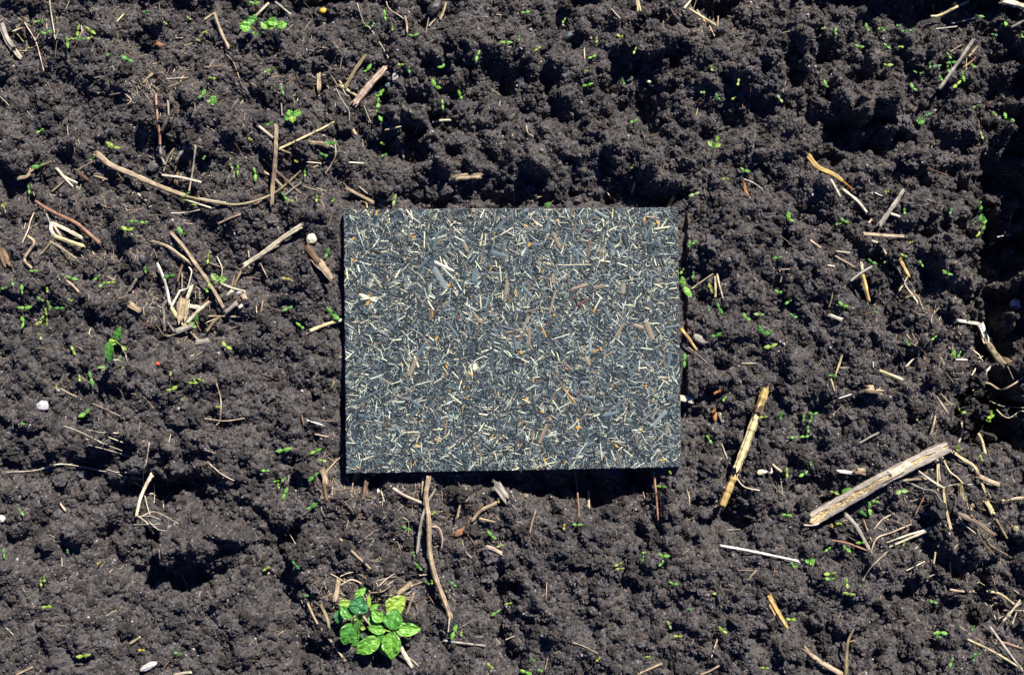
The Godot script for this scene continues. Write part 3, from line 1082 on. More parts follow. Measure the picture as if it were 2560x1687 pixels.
const BIG_CHIPS := [
	[1084.9, 653, 1135.5, 678.3, 7.9486, 10], [1084.9, 667.4, 1115.6, 721.6, 18.065, 3], [897, 736.1, 942.1, 752.4, 9.7551, 5], [1157.1, 602.4, 1169.8, 629.5, 10.1164, 6], [1475.1, 598.8, 1469.7, 643.9, 9.3938, 7], [1534.7, 615, 1532.9, 638.5, 13.0068, 3],  # a
	[1187.9, 671.1, 1184.2, 704.7, 16.6198, 2], [1558.2, 705.4, 1556.4, 734.3, 13.0068, 6], [1388.4, 727.1, 1373.9, 784.9, 7.226, 6], [1442.6, 763.2, 1475.1, 745.1, 6.5034, 9], [1614.2, 804.7, 1634.1, 849.2, 15.1746, 6], [1066.8, 857.1, 1041.5, 891.5, 11.5616, 2],  # b
	[1041.5, 889.7, 1022.7, 940.3, 11.5616, 6], [1188.9, 907.7, 1186.1, 925.1, 13.0068, 5], [1319.7, 788.5, 1316.1, 808.7, 10.1164, 6], [1324.1, 819.2, 1321.6, 863.6, 9.3938, 6], [1474.4, 844.5, 1476.9, 880.6, 8.6712, 3], [1460.7, 893.3, 1478, 913.2, 11.5616, 6],  # c
	[1406.5, 967.4, 1439, 1007.1, 4.6969, 8], [1448, 1054.1, 1482.4, 1012.5, 9.3938, 7], [1664.8, 1027, 1630.5, 1066.7, 10.839, 3], [1366.7, 1063.1, 1348.7, 1108.3, 10.839, 6], [1249.3, 662, 1253.6, 706.1, 3.613, 5], [1384.1, 683.7, 1383, 707.9, 10.839, 6],  # d
	[1354.1, 816.7, 1366.7, 843.4, 3.9743, 8], [1291.6, 725.3, 1291.6, 742.2, 4.3356, 8], [1278.2, 737.9, 1258.3, 759.6, 5.7808, 7], [1168, 898.7, 1163.6, 915, 3.9743, 9], [1392, 662.7, 1482.4, 661.3, 2.5291, 5], [1486, 774.8, 1502.2, 743.3, 3.613, 5],  # e
	[1319.7, 597, 1316.1, 638.5, 7.226, 2], [1619.7, 564.5, 1626.9, 604.2, 9.3938, 0], [1439, 553.6, 1437.2, 577.1, 5.0582, 7], [922.3, 553.6, 924.1, 571.7, 5.0582, 6], [1227.6, 631.3, 1265.5, 640.3, 14.452, 2], [1249.3, 569.9, 1287.2, 589.7, 2.5291, 5],  # f
	[1131.8, 577.1, 1155.3, 574.6, 2.1678, 5], [1207.7, 575.3, 1200.5, 615, 2.8904, 5], [1215, 582.5, 1211.3, 615, 2.8904, 5], [864.5, 669.2, 869.9, 698.2, 4.3356, 5], [1000, 672.9, 987.3, 694.5, 4.3356, 5], [1276.4, 774, 1341.4, 781.3, 3.613, 3],  # g
	[1536.6, 705.4, 1608.8, 694.5, 2.1678, 4], [1186.1, 896.9, 1240.3, 868, 6.5034, 0], [1231.2, 886.1, 1225.8, 915, 12.2842, 1], [1373.9, 1007.1, 1392, 976.4, 7.226, 7], [1435.4, 958.3, 1439, 987.2, 7.9486, 2], [1121, 983.6, 1153.5, 1008.9, 3.613, 5],  # h
	[1081.3, 1019.7, 1108.4, 1059.5, 5.7808, 1], [954.8, 1066.7, 978.3, 1045, 8.6712, 7], [915, 994.5, 958.4, 969.2, 4.3356, 2], [1587.1, 1081.2, 1594.4, 1108.3, 8.6712, 7], [1117.4, 1048.7, 1112, 1088.4, 4.3356, 6], [1319.7, 777.6, 1341.4, 775.8, 6.5034, 7],  # i
	[893.4, 662, 898.8, 680.1, 5.0582, 10], [1406.5, 651.2, 1408.3, 665.6, 5.0582, 3], [1327, 701.8, 1321.6, 727.1, 6.5034, 7], [1420.9, 687.3, 1421.6, 712.6, 5.7808, 7], [889.7, 564.5, 911.4, 625.9, 2.5291, 4], [915, 627.7, 954.8, 618.7, 2.1678, 4],  # j
]


func build_things() -> void:
	weed("leafy_weed", "bushy bright green weed with broad pointed leaves, some blotched with dust", [941.8, 1559.7], [[978, 1573.9, 62, 989.9, 1520, 60, 47.2689, 0.22, 0.12, "mid"],
		[987.5, 1571.6, 60, 1052.9, 1571.6, 48, 33.8761, 0.35, 0.1, "bright"],
		[978, 1581, 66, 979.9, 1648.3, 52, 47.2689, 0.22, 0.12, "bright"],
		[948.1, 1595.2, 52, 888.6, 1631.4, 36, 40.9664, 0.2, 0.14, "bright"],
		[965.4, 1575.5, 56, 919, 1569.5, 50, 23.6345, 0.3, 0.1, "bright"],
		[967.3, 1530.6, 48, 1012.7, 1490.1, 46, 45.6933, 0.2, 0.1, "lime"],
		[958.4, 1551.9, 46, 928.4, 1525.9, 44, 29.937, 0.25, 0.1, "bright"],
		[946.5, 1560.5, 34, 918.2, 1541.6, 30, 29.937, 0.2, 0.1, "mid"],
		[950.5, 1596, 40, 972.5, 1640.9, 20, 29.937, 0.2, 0.1, "mid"],
		[981.2, 1576.3, 58, 1010.3, 1572.4, 42, 20.4832, 0.35, 0.1, "bright"],
		[959.1, 1586.5, 54, 945.7, 1609.4, 42, 23.6345, 0.25, 0.1, "mid"],
		[889.8, 1536.1, 56, 904.8, 1489.2, 62, 47.2689, 0.12, 0.06, "blue"],
		[879.6, 1544, 48, 850.1, 1514.8, 44, 29.937, 0.25, 0.1, "mid"],
		[852, 1525.9, 34, 842.5, 1557.9, 30, 25.2101, 0.18, 0.08, "blue"],
		[879.6, 1559, 54, 859.6, 1610.2, 38, 42.542, 0.22, 0.12, "mid"],
		[878, 1507.8, 40, 844.9, 1509.3, 36, 23.6345, 0.25, 0.1, "lime"],
		[888.2, 1495.1, 36, 914.2, 1469.1, 34, 20.4832, 0.2, 0.1, "bright"],
		[922.9, 1518.8, 30, 922.6, 1484.4, 30, 9.45378, 0.2, 0.05, "lime"],
		[925.3, 1524.3, 34, 946.8, 1509.3, 34, 13.3929, 0.2, 0.05, "bright"],
		[893, 1555.8, 46, 891.4, 1575.5, 36, 17.3319, 0.25, 0.1, "mid"],
		[893, 1578.7, 30, 890.6, 1598.4, 22, 14.9685, 0.25, 0.05, "bright"],
		[894.5, 1595.2, 24, 880.7, 1614.1, 16, 18.9076, 0.2, 0.05, "mid"],
		[900.8, 1577.9, 22, 908.7, 1597.6, 14, 7.87815, 0.1, 0.05, "blue"],
		[900.8, 1569.2, 34, 913.4, 1571.6, 30, 11.0294, 0.2, 0.05, "lime"],
		[897.7, 1540.8, 44, 902.4, 1558.2, 30, 17.3319, 0.2, 0.05, "bright"]], [[907.9, 1540.8, 18, 929.2, 1564.5, 34, 3.15126, "pink"], [929.2, 1564.5, 34, 974.9, 1578.7, 58, 2.83613, "lime"], [913.4, 1521.9, 24, 902.4, 1540.8, 22, 4.41176, "yellow"], [888.2, 1534.5, 50, 883.5, 1550.3, 46, 2.20588, "lime"], [974.9, 1578.7, 58, 965.4, 1528.2, 44, 1.73319, "lime"], [883.5, 1550.3, 46, 908.7, 1540.8, 18, 2.36345, "lime"], [907.9, 1540.8, 18, 926.1, 1559.7, -14, 3.15126, "pink"], [883.5, 1550.3, 46, 852, 1528.2, 36, 1.41807, "lime"], [893, 1556.6, 44, 897.7, 1596, 16, 1.41807, "lime"]])
	weed("seedling", "long-leaved green seedling bowing over a dark hollow on a whitish stem", [301.6, 907.6], [[289.5, 849.5, 52, 299.3, 815.7, 66, 19.1354, 0.2, 0.08, "mid"],
		[271.7, 851.4, 50, 278, 905.7, 26, 21.6867, 0.3, 0.16, "mid"],
		[271, 849.5, 50, 290.2, 850.8, 50, 8.92984, 0.3, 0.1, "lime"],
		[276.1, 859.1, 48, 292.1, 857.2, 46, 7.65415, 0.3, 0.1, "bright"],
		[305.5, 866.1, 36, 315.9, 874.4, 34, 8.92984, 0.3, 0.1, "lime"],
		[262.1, 916.5, 14, 241, 918.4, 12, 7.0163, 0.25, 0.08, "pale"],
		[262.7, 917.8, 14, 251.3, 928, 10, 6.37845, 0.25, 0.08, "pale"],
		[261.5, 912.7, 16, 268.2, 887.8, 24, 6.37845, 0.3, 0.12, "lime"],
		[271, 907.6, 16, 275.5, 915.9, 12, 6.37845, 0.3, 0.1, "mid"],
		[294.6, 898.6, 18, 302.3, 886.5, 24, 6.37845, 0.25, 0.1, "pale"],
		[308, 912.7, 14, 308.9, 899.3, 20, 3.82707, 0.2, 0.1, "mid"],
		[302.9, 922.2, 12, 308.3, 915.9, 14, 4.59249, 0.2, 0.1, "lime"]], [[288.9, 851.4, 50, 302.9, 864.2, 40, 1.6584, "lime"], [302.9, 864.2, 40, 313.1, 885.9, 24, 1.53083, "pale"], [313.1, 885.9, 24, 322.1, 912, 2, 1.40326, "white"], [280, 899.9, 20, 295.3, 899.3, 18, 1.6584, "white"], [262.1, 915.9, 14, 276.1, 919.1, 0, 1.78597, "white"], [295.3, 899.3, 18, 306.7, 905.7, 4, 1.14812, "pale"]])
	weed("seedling", "pair of round-leaved green seedlings with curled leaves beside a dark cleft", [667.1, 75], [[627, 67, 30, 597, 62.9, 30, 30.8036, 0.25, 0.1, "bright"],
		[637.7, 50.9, 26, 617.6, 48.2, 26, 21.4286, 0.3, 0.1, "mid"],
		[633.7, 52.2, 24, 636.3, 34.8, 26, 16.0714, 0.3, 0.1, "mid"],
		[669.8, 71, 34, 651.1, 53.6, 34, 18.75, 0.3, 0.1, "bright"],
		[668.5, 50.9, 36, 699.3, 60.3, 36, 20.0893, 0.4, 0.2, "bright"],
		[669.8, 69.6, 36, 691.2, 57.6, 38, 16.0714, 0.3, 0.1, "lime"],
		[693.9, 65.6, 36, 718, 57.6, 34, 20.0893, 0.3, 0.1, "bright"],
		[697.9, 72.3, 34, 700.6, 54.9, 36, 16.0714, 0.3, 0.1, "mid"],
		[636.3, 85.7, 14, 631, 77.7, 16, 6.69643, 0.2, 0.1, "bright"],
		[640.4, 85.7, 14, 653.8, 79.8, 16, 6.69643, 0.2, 0.1, "bright"]], [[624.3, 67, 28, 637.7, 72.3, 6, 1.60714, "yellow"], [667.1, 71, 34, 667.1, 91.1, 2, 2.41071, "pale"], [685.9, 62.9, 34, 696.6, 101.8, 2, 4.28571, "pink"], [704.6, 60.3, 32, 699.3, 80.4, 4, 2.14286, "lime"], [633.7, 85.7, 12, 640.4, 99.1, 0, 1.875, "pink"]])
	weed("seedling", "small seedling with four rounded yellow-green leaves near the slanting straw", [729.9, 289.1], [[726.3, 289.1, 16, 720.9, 272.8, 18, 16.2605, 0.25, 0.1, "bright"],
		[733.5, 285.5, 16, 753.4, 279, 18, 15.8992, 0.25, 0.1, "bright"],
		[729.9, 289.1, 16, 731.7, 307.1, 16, 18.0672, 0.25, 0.1, "lime"],
		[724.5, 290.9, 14, 710, 298.1, 14, 15.1765, 0.25, 0.1, "mid"]], [[729.2, 289.1, 14, 730.6, 293.4, -2, 1.80672, "pale"]])
	weed("seedling", "small seedling with one broad upright green leaf on the open soil", [531.2, 260.2], [[530.5, 262, 8, 535.5, 236.7, 16, 18.7899, 0.3, 0.1, "bright"],
		[527.6, 260.2, 8, 522.1, 249.3, 12, 10.1176, 0.25, 0.1, "bright"]], [[531.2, 260.9, 8, 531.9, 265.6, -3, 1.80672, "pale"]])
	weed("seedling", "grey-green seedling with toothed leaves beside the long slanting stalk", [544.2, 700.3], [[541.4, 700.3, 26, 527.3, 682.1, 30, 16.136, 0.3, 0.1, "pale"],
		[547, 700.3, 26, 565.9, 696.1, 28, 15.4344, 0.3, 0.1, "bright"],
		[544.2, 698.9, 26, 543.5, 687.7, 30, 9.12035, 0.25, 0.1, "lime"],
		[538.6, 701.7, 26, 535.7, 710.2, 22, 8.41878, 0.25, 0.1, "pale"],
		[534.3, 718.6, 14, 520.3, 703.1, 20, 18.2407, 0.3, 0.1, "lime"],
		[521.7, 725.6, 10, 511.9, 724.2, 12, 11.225, 0.3, 0.1, "bright"]], [[545.6, 700.3, 24, 535.7, 711.6, 8, 3.08689, "pale"], [551.9, 697.5, 26, 545.6, 700.3, 24, 1.26282, "pale"]])
	weed("seedling", "narrow green leaf pair hidden between the sticks of the straw heap", [489.4, 794.3], [[490.8, 804.2, 6, 492.3, 783.1, 16, 10.5235, 0.3, 0.1, "mid"],
		[471.2, 807, 10, 486.6, 808.4, 14, 7.01565, 0.3, 0.1, "bright"],
		[481, 817.5, 22, 490.8, 815.4, 20, 7.01565, 0.25, 0.1, "bright"]], [])
	weed("seedling", "upright seedling with three pointed leaves on a dark blue-green stem", [1784.9, 365], [[1784.9, 365, 34, 1768.7, 353.4, 38, 10.8403, 0.25, 0.1, "lime"],
		[1786.7, 365, 34, 1804.1, 360.6, 38, 10.8403, 0.25, 0.1, "lime"],
		[1793.2, 354.1, 36, 1794.7, 337.9, 42, 9.39496, 0.25, 0.1, "lime"],
		[1786.7, 366.8, 34, 1783.8, 354.1, 40, 7.22689, 0.2, 0.05, "mid"]], [[1786.7, 365, 34, 1774.1, 413.7, 0, 1.80672, "blue"]])
	weed("seedling", "single glossy rounded green leaf in the dark hollow", [2303.4, 301.7], [[2295.5, 303.5, 10, 2315, 301.7, 14, 16.6218, 0.25, 0.1, "mid"],
		[2294.4, 298.1, 10, 2298, 307.1, 10, 5.78151, 0.2, 0.05, "bright"],
		[2310.7, 289.1, 12, 2333.1, 281.1, 16, 6.5042, 0.2, 0.1, "blue"]], [])
	weed("seedling", "cluster of deep green leaves at the foot of a dark clod", [2455.2, 549.2], [[2455.2, 556.5, 12, 2455.2, 533, 18, 16.2605, 0.25, 0.1, "mid"],
		[2457, 552.9, 12, 2469.7, 551.1, 14, 14.4538, 0.25, 0.1, "bright"],
		[2453.4, 554.7, 12, 2437.1, 556.5, 12, 12.6471, 0.25, 0.1, "bright"],
		[2455.2, 558.3, 10, 2462.4, 574.5, 8, 12.6471, 0.25, 0.1, "bright"],
		[2451.6, 578.2, 8, 2440.8, 592.6, 8, 7.94958, 0.25, 0.1, "lime"]], [[2454.5, 556.5, 10, 2451.6, 585.4, -2, 1.80672, "lime"]])
	weed("seedling", "crumpled lime-green leaf rosette at the rim of the black pit", [2469.7, 1037.8], [[2458.8, 1037.8, 10, 2482.3, 1032.4, 16, 21.6807, 0.45, 0.1, "lime"],
		[2458.8, 1039.6, 10, 2476.9, 1048.7, 14, 18.0672, 0.4, 0.1, "lime"],
		[2460.6, 1036, 10, 2449.8, 1027, 12, 14.4538, 0.3, 0.1, "lime"],
		[2476.9, 1036, 12, 2488.5, 1037.8, 14, 14.4538, 0.4, 0.1, "bright"]], [])
	weed("seedling", "leafy green sprout at the tip of the straight white straw", [2027.5, 1402.6], [[2023.8, 1404.4, 8, 2012.8, 1400.7, 10, 9.56782, 0.25, 0.1, "bright"],
		[2025.7, 1402.6, 8, 2039.3, 1398.9, 12, 16.1917, 0.3, 0.1, "bright"],
		[2025.7, 1404.4, 8, 2036.7, 1409.9, 10, 12.5118, 0.3, 0.1, "bright"]], [[2025.7, 1403.7, 6, 2023.8, 1408.8, -3, 1.83997, "lime"]])
	weed("seedling", "pale green pair of triangular leaves on a small clod below the slab", [2254.9, 1225.9], [[2253.8, 1225.9, 12, 2240.2, 1234.4, 12, 11.0398, 0.25, 0.1, "pale"],
		[2253.8, 1225.9, 12, 2272.6, 1227, 14, 11.0398, 0.25, 0.1, "pale"]], [[2254.2, 1225.9, 10, 2254.2, 1229.6, -2, 1.47197, "lime"]])
	weed("seedling", "broad green leaf tucked against the upper side of the broad split stalk", [2115.8, 1224.1], [[2104.8, 1230.7, 14, 2130.6, 1218.6, 18, 12.5118, 0.25, 0.1, "mid"]], [[2108.5, 1228.5, 10, 2109.2, 1233.3, -2, 1.47197, "lime"]])
	weed("seedling", "single plump light green leaf at the top edge of the board", [1370.3, 511.3], [[1363.8, 517.4, 6, 1376.1, 505.2, 14, 13.7311, 0.3, 0.15, "bright"]], [[1366.7, 514.9, 6, 1366, 518.9, -2, 1.44538, "lime"]])
	pebble("stone", "angular white and violet-grey stone, the largest pale stone", "stone", "", 104.8, 1014.3, 15.1765, 13.0084, 9.39496, 20, Color(0.36, 0.35, 0.38), 1, 0.2)
	pebble("pebble", "rounded cream pebble above the brown rotting husk", "pebble", "", 777.6, 596.3, 12.2857, 13.0084, 9.39496, 0, Color(0.46, 0.43, 0.34), 2, 0.2)
	pebble("pebble", "white rounded pebble deep in the dark hollow at the right rim", "pebble", "", 2540.1, 759.6, 13.7311, 13.7311, 10.8403, 0, Color(0.32, 0.32, 0.34), 3, 0.1)
	pebble("pebble", "large dark oval pebble at the upper rim", "pebble", "", 1086.7, 18.1, 13.0084, 22.4034, 12.2857, -40, Color(0.035, 0.037, 0.042), 4, 0.3)
	pebble("pebble", "smooth blue-black elongated pebble", "pebble", "", 1424.5, 87.8, 20.958, 9.39496, 8.67227, 32, Color(0.03, 0.04, 0.052), 5, 0.2)
	pebble("pebble", "whitish pebble beside the speckled pink stalk", "pebble", "", 989.1, 190.8, 8.67227, 15.8992, 8.67227, -25, Color(0.32, 0.30, 0.30), 6, 0.2)
	pebble("pebble", "bluish dark pebble just below the whitish one", "pebble", "", 972.9, 213.2, 10.8403, 7.22689, 6.5042, 10, Color(0.06, 0.09, 0.10), 7, 0.2)
	pebble("pebble", "egg-shaped dark pebble in a dent of the soil", "pebble", "", 1483.7, 1526.9, 16.1917, 11.7758, 10.3038, -30, Color(0.035, 0.036, 0.040), 8, 0.3)
	pebble("grub", "curled cream grub lying on a flat clod", "grub", "", 1906.1, 1179.9, 13.2478, 7.35986, 6.62388, 12, Color(0.50, 0.45, 0.31), 9, 0.1)
	pebble("grub", "second bend of a curled cream grub, nearer the tan twig", "grub", "", 1923.7, 1176.2, 9.56782, 8.09585, 6.25588, -50, Color(0.50, 0.46, 0.34), 10, 0.1)
	pebble("shell", "grey elongated shell scrap half sunk in smooth soil", "shell", "", 369.8, 1665.7, 22.8156, 8.83184, 6.62388, 24, Color(0.34, 0.33, 0.33), 11, 0.3)
	pebble("pebble", "small white pebble cut off by the left rim", "pebble", "", 2.9, 1296.9, 9.56782, 8.83184, 7.35986, 0, Color(0.40, 0.38, 0.34), 12, 0.2)
	pebble("stone", "flat pale grey stone right of the board, half buried", "stone", "", 1750.6, 848.1, 20.2353, 10.8403, 7.22689, -28, Color(0.17, 0.16, 0.145), 13, 0.3)
	pebble("shell", "thin white shell sliver above the broad split stalk", "shell", "", 2111.4, 1179.9, 25.7595, 4.78391, 4.41592, -7, Color(0.45, 0.43, 0.40), 14, 0.1)
	pebble("seed", "plump cream seed on the loose soil", "seed", "", 1623.3, 204.2, 8.67227, 4.69748, 4.33613, -28, Color(0.50, 0.50, 0.30), 15, 0.1)
	pebble("seed", "small white seed below the lower left corner of the board", "seed", "", 944.9, 1227, 3.31194, 5.5199, 3.31194, 0, Color(0.6, 0.58, 0.50), 16, 0.1)
	pebble("seed", "small round orange-red bead on dark soil", "bead", "", 393.9, 909.5, 4.69748, 4.69748, 4.33613, 0, Color(0.45, 0.06, 0.02), 17, 0.1)
	pebble("lichen", "small yellow-orange lichen crumb at the rim of a dark cleft", "lichen", "", 807.8, 26.8, 9.10714, 7.5, 5.35714, 10, Color(0.42, 0.26, 0.015), 18, 0.1)
	pebble("stone", "grey angular stone beside the reddish stalk", "stone", "", 383, 415.5, 17.3445, 13.0084, 9.39496, 35, Color(0.075, 0.072, 0.07), 19, 0.2)
	pebble("pebble", "bluish dark angular chip of stone above the straw heap", "pebble", "", 355.9, 645.8, 7.94958, 12.2857, 6.5042, 15, Color(0.03, 0.033, 0.04), 20, 0.2)
	pebble("pebble", "small violet-grey pebble right of the grey-green seedling", "pebble", "", 596.8, 731.9, 7.01565, 4.49002, 3.92876, 10, Color(0.30, 0.30, 0.34), 21, 0.2)
	pebble("pebble", "brown rounded pebble at the shadow edge below the board", "pebble", "", 1315.5, 1240.6, 5.88789, 6.62388, 5.1519, 0, Color(0.17, 0.13, 0.09), 22, 0.2)
	pebble("pebble", "pale pebble right of the stout brown stalk", "pebble", "", 2540.9, 1321.6, 8.09585, 8.09585, 5.88789, 0, Color(0.22, 0.19, 0.11), 23, 0.2)
	pebble("pebble", "tiny white pebble above the yellow-green sprouts at the left", "pebble", "", 242.8, 231.3, 4.69748, 3.97479, 3.2521, 0, Color(0.45, 0.46, 0.34), 24, 0.1)
	split_slab("broad weathered split stalk, its pale pith open along the middle")
	reed("reed", "long golden reed with two dark nodes, slanting beside the board", [["gold", 8.6, 9.4, [[1916, 972], [1906, 1000], [1896, 1027]]], ["node:brown", 11.2, 10.6, [[1896, 1026], [1893, 1035]]], ["straw", 10.2, 9.0, [[1893, 1034], [1873, 1090], [1842, 1172]]], ["node:brown", 9.6, 9.2, [[1842, 1171], [1840, 1179]]], ["gold", 8.8, 9.6, [[1840, 1178], [1825, 1216], [1806, 1262]]]], "reeds")
	reed("reed", "olive lower arm of the broken reed, thick and jointed, leaning on the pit rim", [["white", 8.2, 9.4, [[2453, 812], [2461, 833], [2471, 856]]], ["node:pale", 10.8, 10.6, [[2470, 853], [2474, 863]]], ["olive", 8.6, 9.2, [[2473, 861], [2493, 890], [2514, 913]]]], "reeds")
	stalk("root", "pale", 6.2, 4.2, [[379, 1187], [364, 1213], [350, 1246], [340, 1288]], "knobbly pale root stub with fine hair roots over a dark hole", 3.0, [[1.472, [[372, 1108], [364, 1158], [357, 1176], [359, 1217]]], [1.84, [[342, 1288], [368, 1309], [383, 1334]]], [1.472, [[361, 1239], [368, 1268], [374, 1287]]], [1.472, [[353, 1290], [383, 1279], [412, 1290], [445, 1309]]], [1.288, [[333, 1311], [368, 1311], [399, 1309]]], [1.84, [[383, 1209], [386, 1228], [384, 1257]]], [1.288, [[366, 1234], [383, 1234], [394, 1240]]], [1.288, [[333, 1205], [344, 1211], [357, 1220]]], [1.288, [[265, 1173], [287, 1180], [313, 1196]]], [1.288, [[328, 1195], [342, 1196], [353, 1198]]], [1.472, [[350, 1290], [375, 1290], [399, 1298]]], [1.288, [[372, 1305], [394, 1323], [416, 1327]]]])
	lay_stalks_a()
	lay_stalks_b()
	lay_stalks_c()
	lay_stalks_d()
	lay_stalks_e()
	plant_sprouts_a()
	plant_sprouts_b()
	plant_sprouts_c()
	plant_sprouts_d()
	plant_sprouts_e()


func lay_stalks_a() -> void:
	stalk("stalk", "grey", 8.67, 9.39, [[2, 60], [16, 96], [30, 118]], "broad weathered grey stalk piece at the left rim, the upper of two in line")
	stalk("stalk", "pale", 7.95, 6.14, [[30, 116], [40, 133], [51, 146]], "pale broken stalk end lying in line below the broad weathered grey piece")
	stalk("twig", "pink", 1.63, 1.08, [[60, 56], [87, 101], [99, 141], [108, 177]], "thin forked pinkish twig right of the lower grey stalk piece", 0, [[1.45, [[87, 101], [92, 92], [98, 83]]]])
	stalk("root", "pale", 1.45, 1.08, [[123, 0], [125, 22], [132, 65], [137, 98]], "thin pale root hanging from the upper rim above right of the lower grey stalk piece", 0, [[1.08, [[137, 98], [146, 72]]]])
	stalk("straw", "pale", 1.81, 1.81, [[29, 78], [54, 69]], "short thin pale straw lying level just right of the upper grey stalk piece")
	stalk("straw", "straw", 1.81, 1.81, [[38, 80], [58, 105]], "short thin straw-yellow straw slanting down just above right of the upper grey stalk piece")
	stalk("straw", "straw", 2.53, 2.53, [[291, 54], [309, 34]], "short straw-yellow straw slanting up above left of the reddish stalk")
	stalk("straw", "straw", 2.53, 2.53, [[510, 49], [535, 32]], "short straw-yellow straw slanting up just left of the broken tan stalk")
	stalk("stalk", "tan", 4.7, 5.06, [[535, 32], [553, 83], [571, 119]], "tan stalk with a dark upper end, broken off below a short straw")
	stalk("straw", "pale", 3.61, 3.61, [[640, 38], [672, 7]], "pale straw slanting up just above the round-leaved seedlings")
	stalk("stalk", "grey", 3.61, 3.61, [[687, 4], [705, 18], [726, 36]], "weathered grey stalk slanting down above right of the round-leaved seedlings")
	stalk("bark_flake", "orange", 6.5, 6.5, [[392, 108], [405, 115]], "short thick orange bark flake slanting down above the reddish stalk")
	stalk("stalk", "brown", 3.61, 3.61, [[510, 168], [555, 164]], "brown stalk lying level below left of the broken tan stalk")
	stalk("stalk", "tan", 4.34, 4.34, [[358, 206], [370, 193], [381, 184]], "short tan stalk slanting up above the reddish stalk")
	stalk("straw", "pale", 1.08, 1.08, [[416, 197], [470, 193]], "thin pale straw lying level above right of the reddish stalk")
	stalk("stalk", "red", 3.97, 4.34, [[388, 235], [392, 289], [398, 336], [399, 361]], "reddish brown stalk standing upright beside a dark forked stub")
	stalk("stalk", "grey", 3.61, 3.61, [[399, 361], [401, 387], [412, 412]], "weathered grey stalk upright just below the reddish stalk")
	stalk("stalk", "dark", 5.06, 5.06, [[403, 327], [423, 286]], "dark brown forked stub leaning on the reddish stalk just right of the reddish stalk")
	stalk("stalk", "grey", 2.89, 2.89, [[419, 253], [421, 287]], "short weathered grey stalk upright just right of the reddish stalk")
	stalk("stalk", "olive", 2.53, 2.53, [[408, 428], [419, 394], [435, 370]], "olive brown stalk slanting up just below right of the reddish stalk")
	stalk("stalk", "grey", 4.34, 4.34, [[441, 399], [466, 358]], "weathered grey stalk slanting up just left of the slender pale straw")
	stalk("straw", "pale", 2.53, 2.53, [[488, 363], [482, 419], [472, 477]], "long slender pale straw standing nearly upright on the curved branch")
	stalk("stalk", "tan", 9.76, 6.14, [[242, 385], [275, 412], [325, 434], [394, 464], [466, 491]], "long curved tan branch with a brown root end, tapering into a thin tip", 2, [[3.25, [[464, 491], [556, 509], [614, 508], [687, 481], [753, 426]], "olive"], [2.17, [[499, 496], [535, 502], [564, 506]], "pale"]])
	stalk("straw", "pale", 2.53, 2.53, [[466, 500], [528, 520]], "pale straw lying level just below right of the long curved branch")
	stalk("straw", "pale", 3.25, 3.25, [[403, 437], [452, 443], [502, 455]], "pale straw lying level just left of the slender pale straw")
	stalk("leaf_scrap", "brown", 6.5, 6.5, [[442, 417], [439, 457]], "thick brown dry leaf scrap upright just left of the slender pale straw")
	stalk("stalk", "pale", 5.42, 3.25, [[141, 421], [163, 448], [181, 466]], "short pale stalk split into two prongs", 0, [[3.25, [[159, 441], [175, 449], [192, 457]]]])
	stalk("straw", "olive", 2.89, 2.89, [[128, 479], [159, 452]], "olive brown straw slanting up just below left of the split pale stalk")
	stalk("bark_flake", "tan", 5.78, 5.78, [[42, 446], [67, 439], [78, 423]], "thick tan bark flake slanting up above the red-brown stalk")
	stalk("stalk", "olive", 2.89, 2.89, [[65, 430], [80, 423], [126, 403]], "olive brown stalk slanting up left of the split pale stalk")
	stalk("stalk", "red", 4.46, 4.91, [[87, 502], [112, 519], [145, 536], [190, 558], [219, 582], [248, 608]], "smooth red-brown stalk, thicker than its neighbours, ending in an orange tip", 2)
	stalk("root", "tan", 1.45, 1.45, [[74, 558], [85, 531]], "short thin tan root upright just below left of the red-brown stalk")
	stalk("stalk", "tan", 5.78, 6.14, [[690, 313], [688, 379], [685, 426], [679, 484], [679, 513]], "straight tan stake standing upright among crossing straws, darker at its foot", 5)
	stalk("straw", "pale", 3.97, 3.97, [[647, 316], [683, 345]], "pale straw slanting down just left of the upright tan stake")
	stalk("stalk", "straw", 3.61, 2.89, [[697, 372], [744, 350], [802, 322], [835, 304]], "long straw-yellow stalk running up from the upright tan stake")
	stalk("straw", "olive", 2.53, 2.53, [[697, 372], [726, 383]], "short olive brown straw lying level just below right of the stake-side straw")
	stalk("stalk", "brown", 3.25, 3.25, [[650, 390], [694, 430], [752, 484]], "long brown stalk slanting down just right of the upright tan stake")
	stalk("straw", "tan", 2.89, 2.89, [[649, 423], [683, 444], [712, 473]], "tan straw slanting down touching the upright tan stake")
	stalk("straw", "grey", 2.89, 2.89, [[712, 486], [753, 455]], "weathered grey straw slanting up right of the upright tan stake")
	stalk("stalk", "tan", 5.42, 5.42, [[777, 356], [806, 358], [835, 372]], "tan stalk lying level just below right of the stake-side straw")
	stalk("root", "grey", 1.51, 1.34, [[839, 220], [857, 254], [872, 276], [873, 300]], "long winding grey root hanging down from the speckled stalk")
	stalk("root", "root", 1.81, 1.81, [[835, 347], [838, 390], [813, 434]], "thin light brown root upright below right of the stake-side straw")
	stalk("straw", "olive", 1.81, 1.81, [[780, 419], [824, 401]], "thin olive brown straw slanting up below right of the stake-side straw")
	stalk("straw", "pale", 1.81, 1.81, [[766, 405], [802, 408]], "short thin pale straw lying level below right of the stake-side straw")
	stalk("wood_chip_fragment", "tan", 6.7, 6.7, [[796, 184], [797, 223]], "flat upright tan wood fragment with square ends left of the winding grey root")
	stalk("twig", "olive", 2.89, 2.89, [[705, 249], [737, 237]], "short olive brown twig lying level above the upright tan stake")
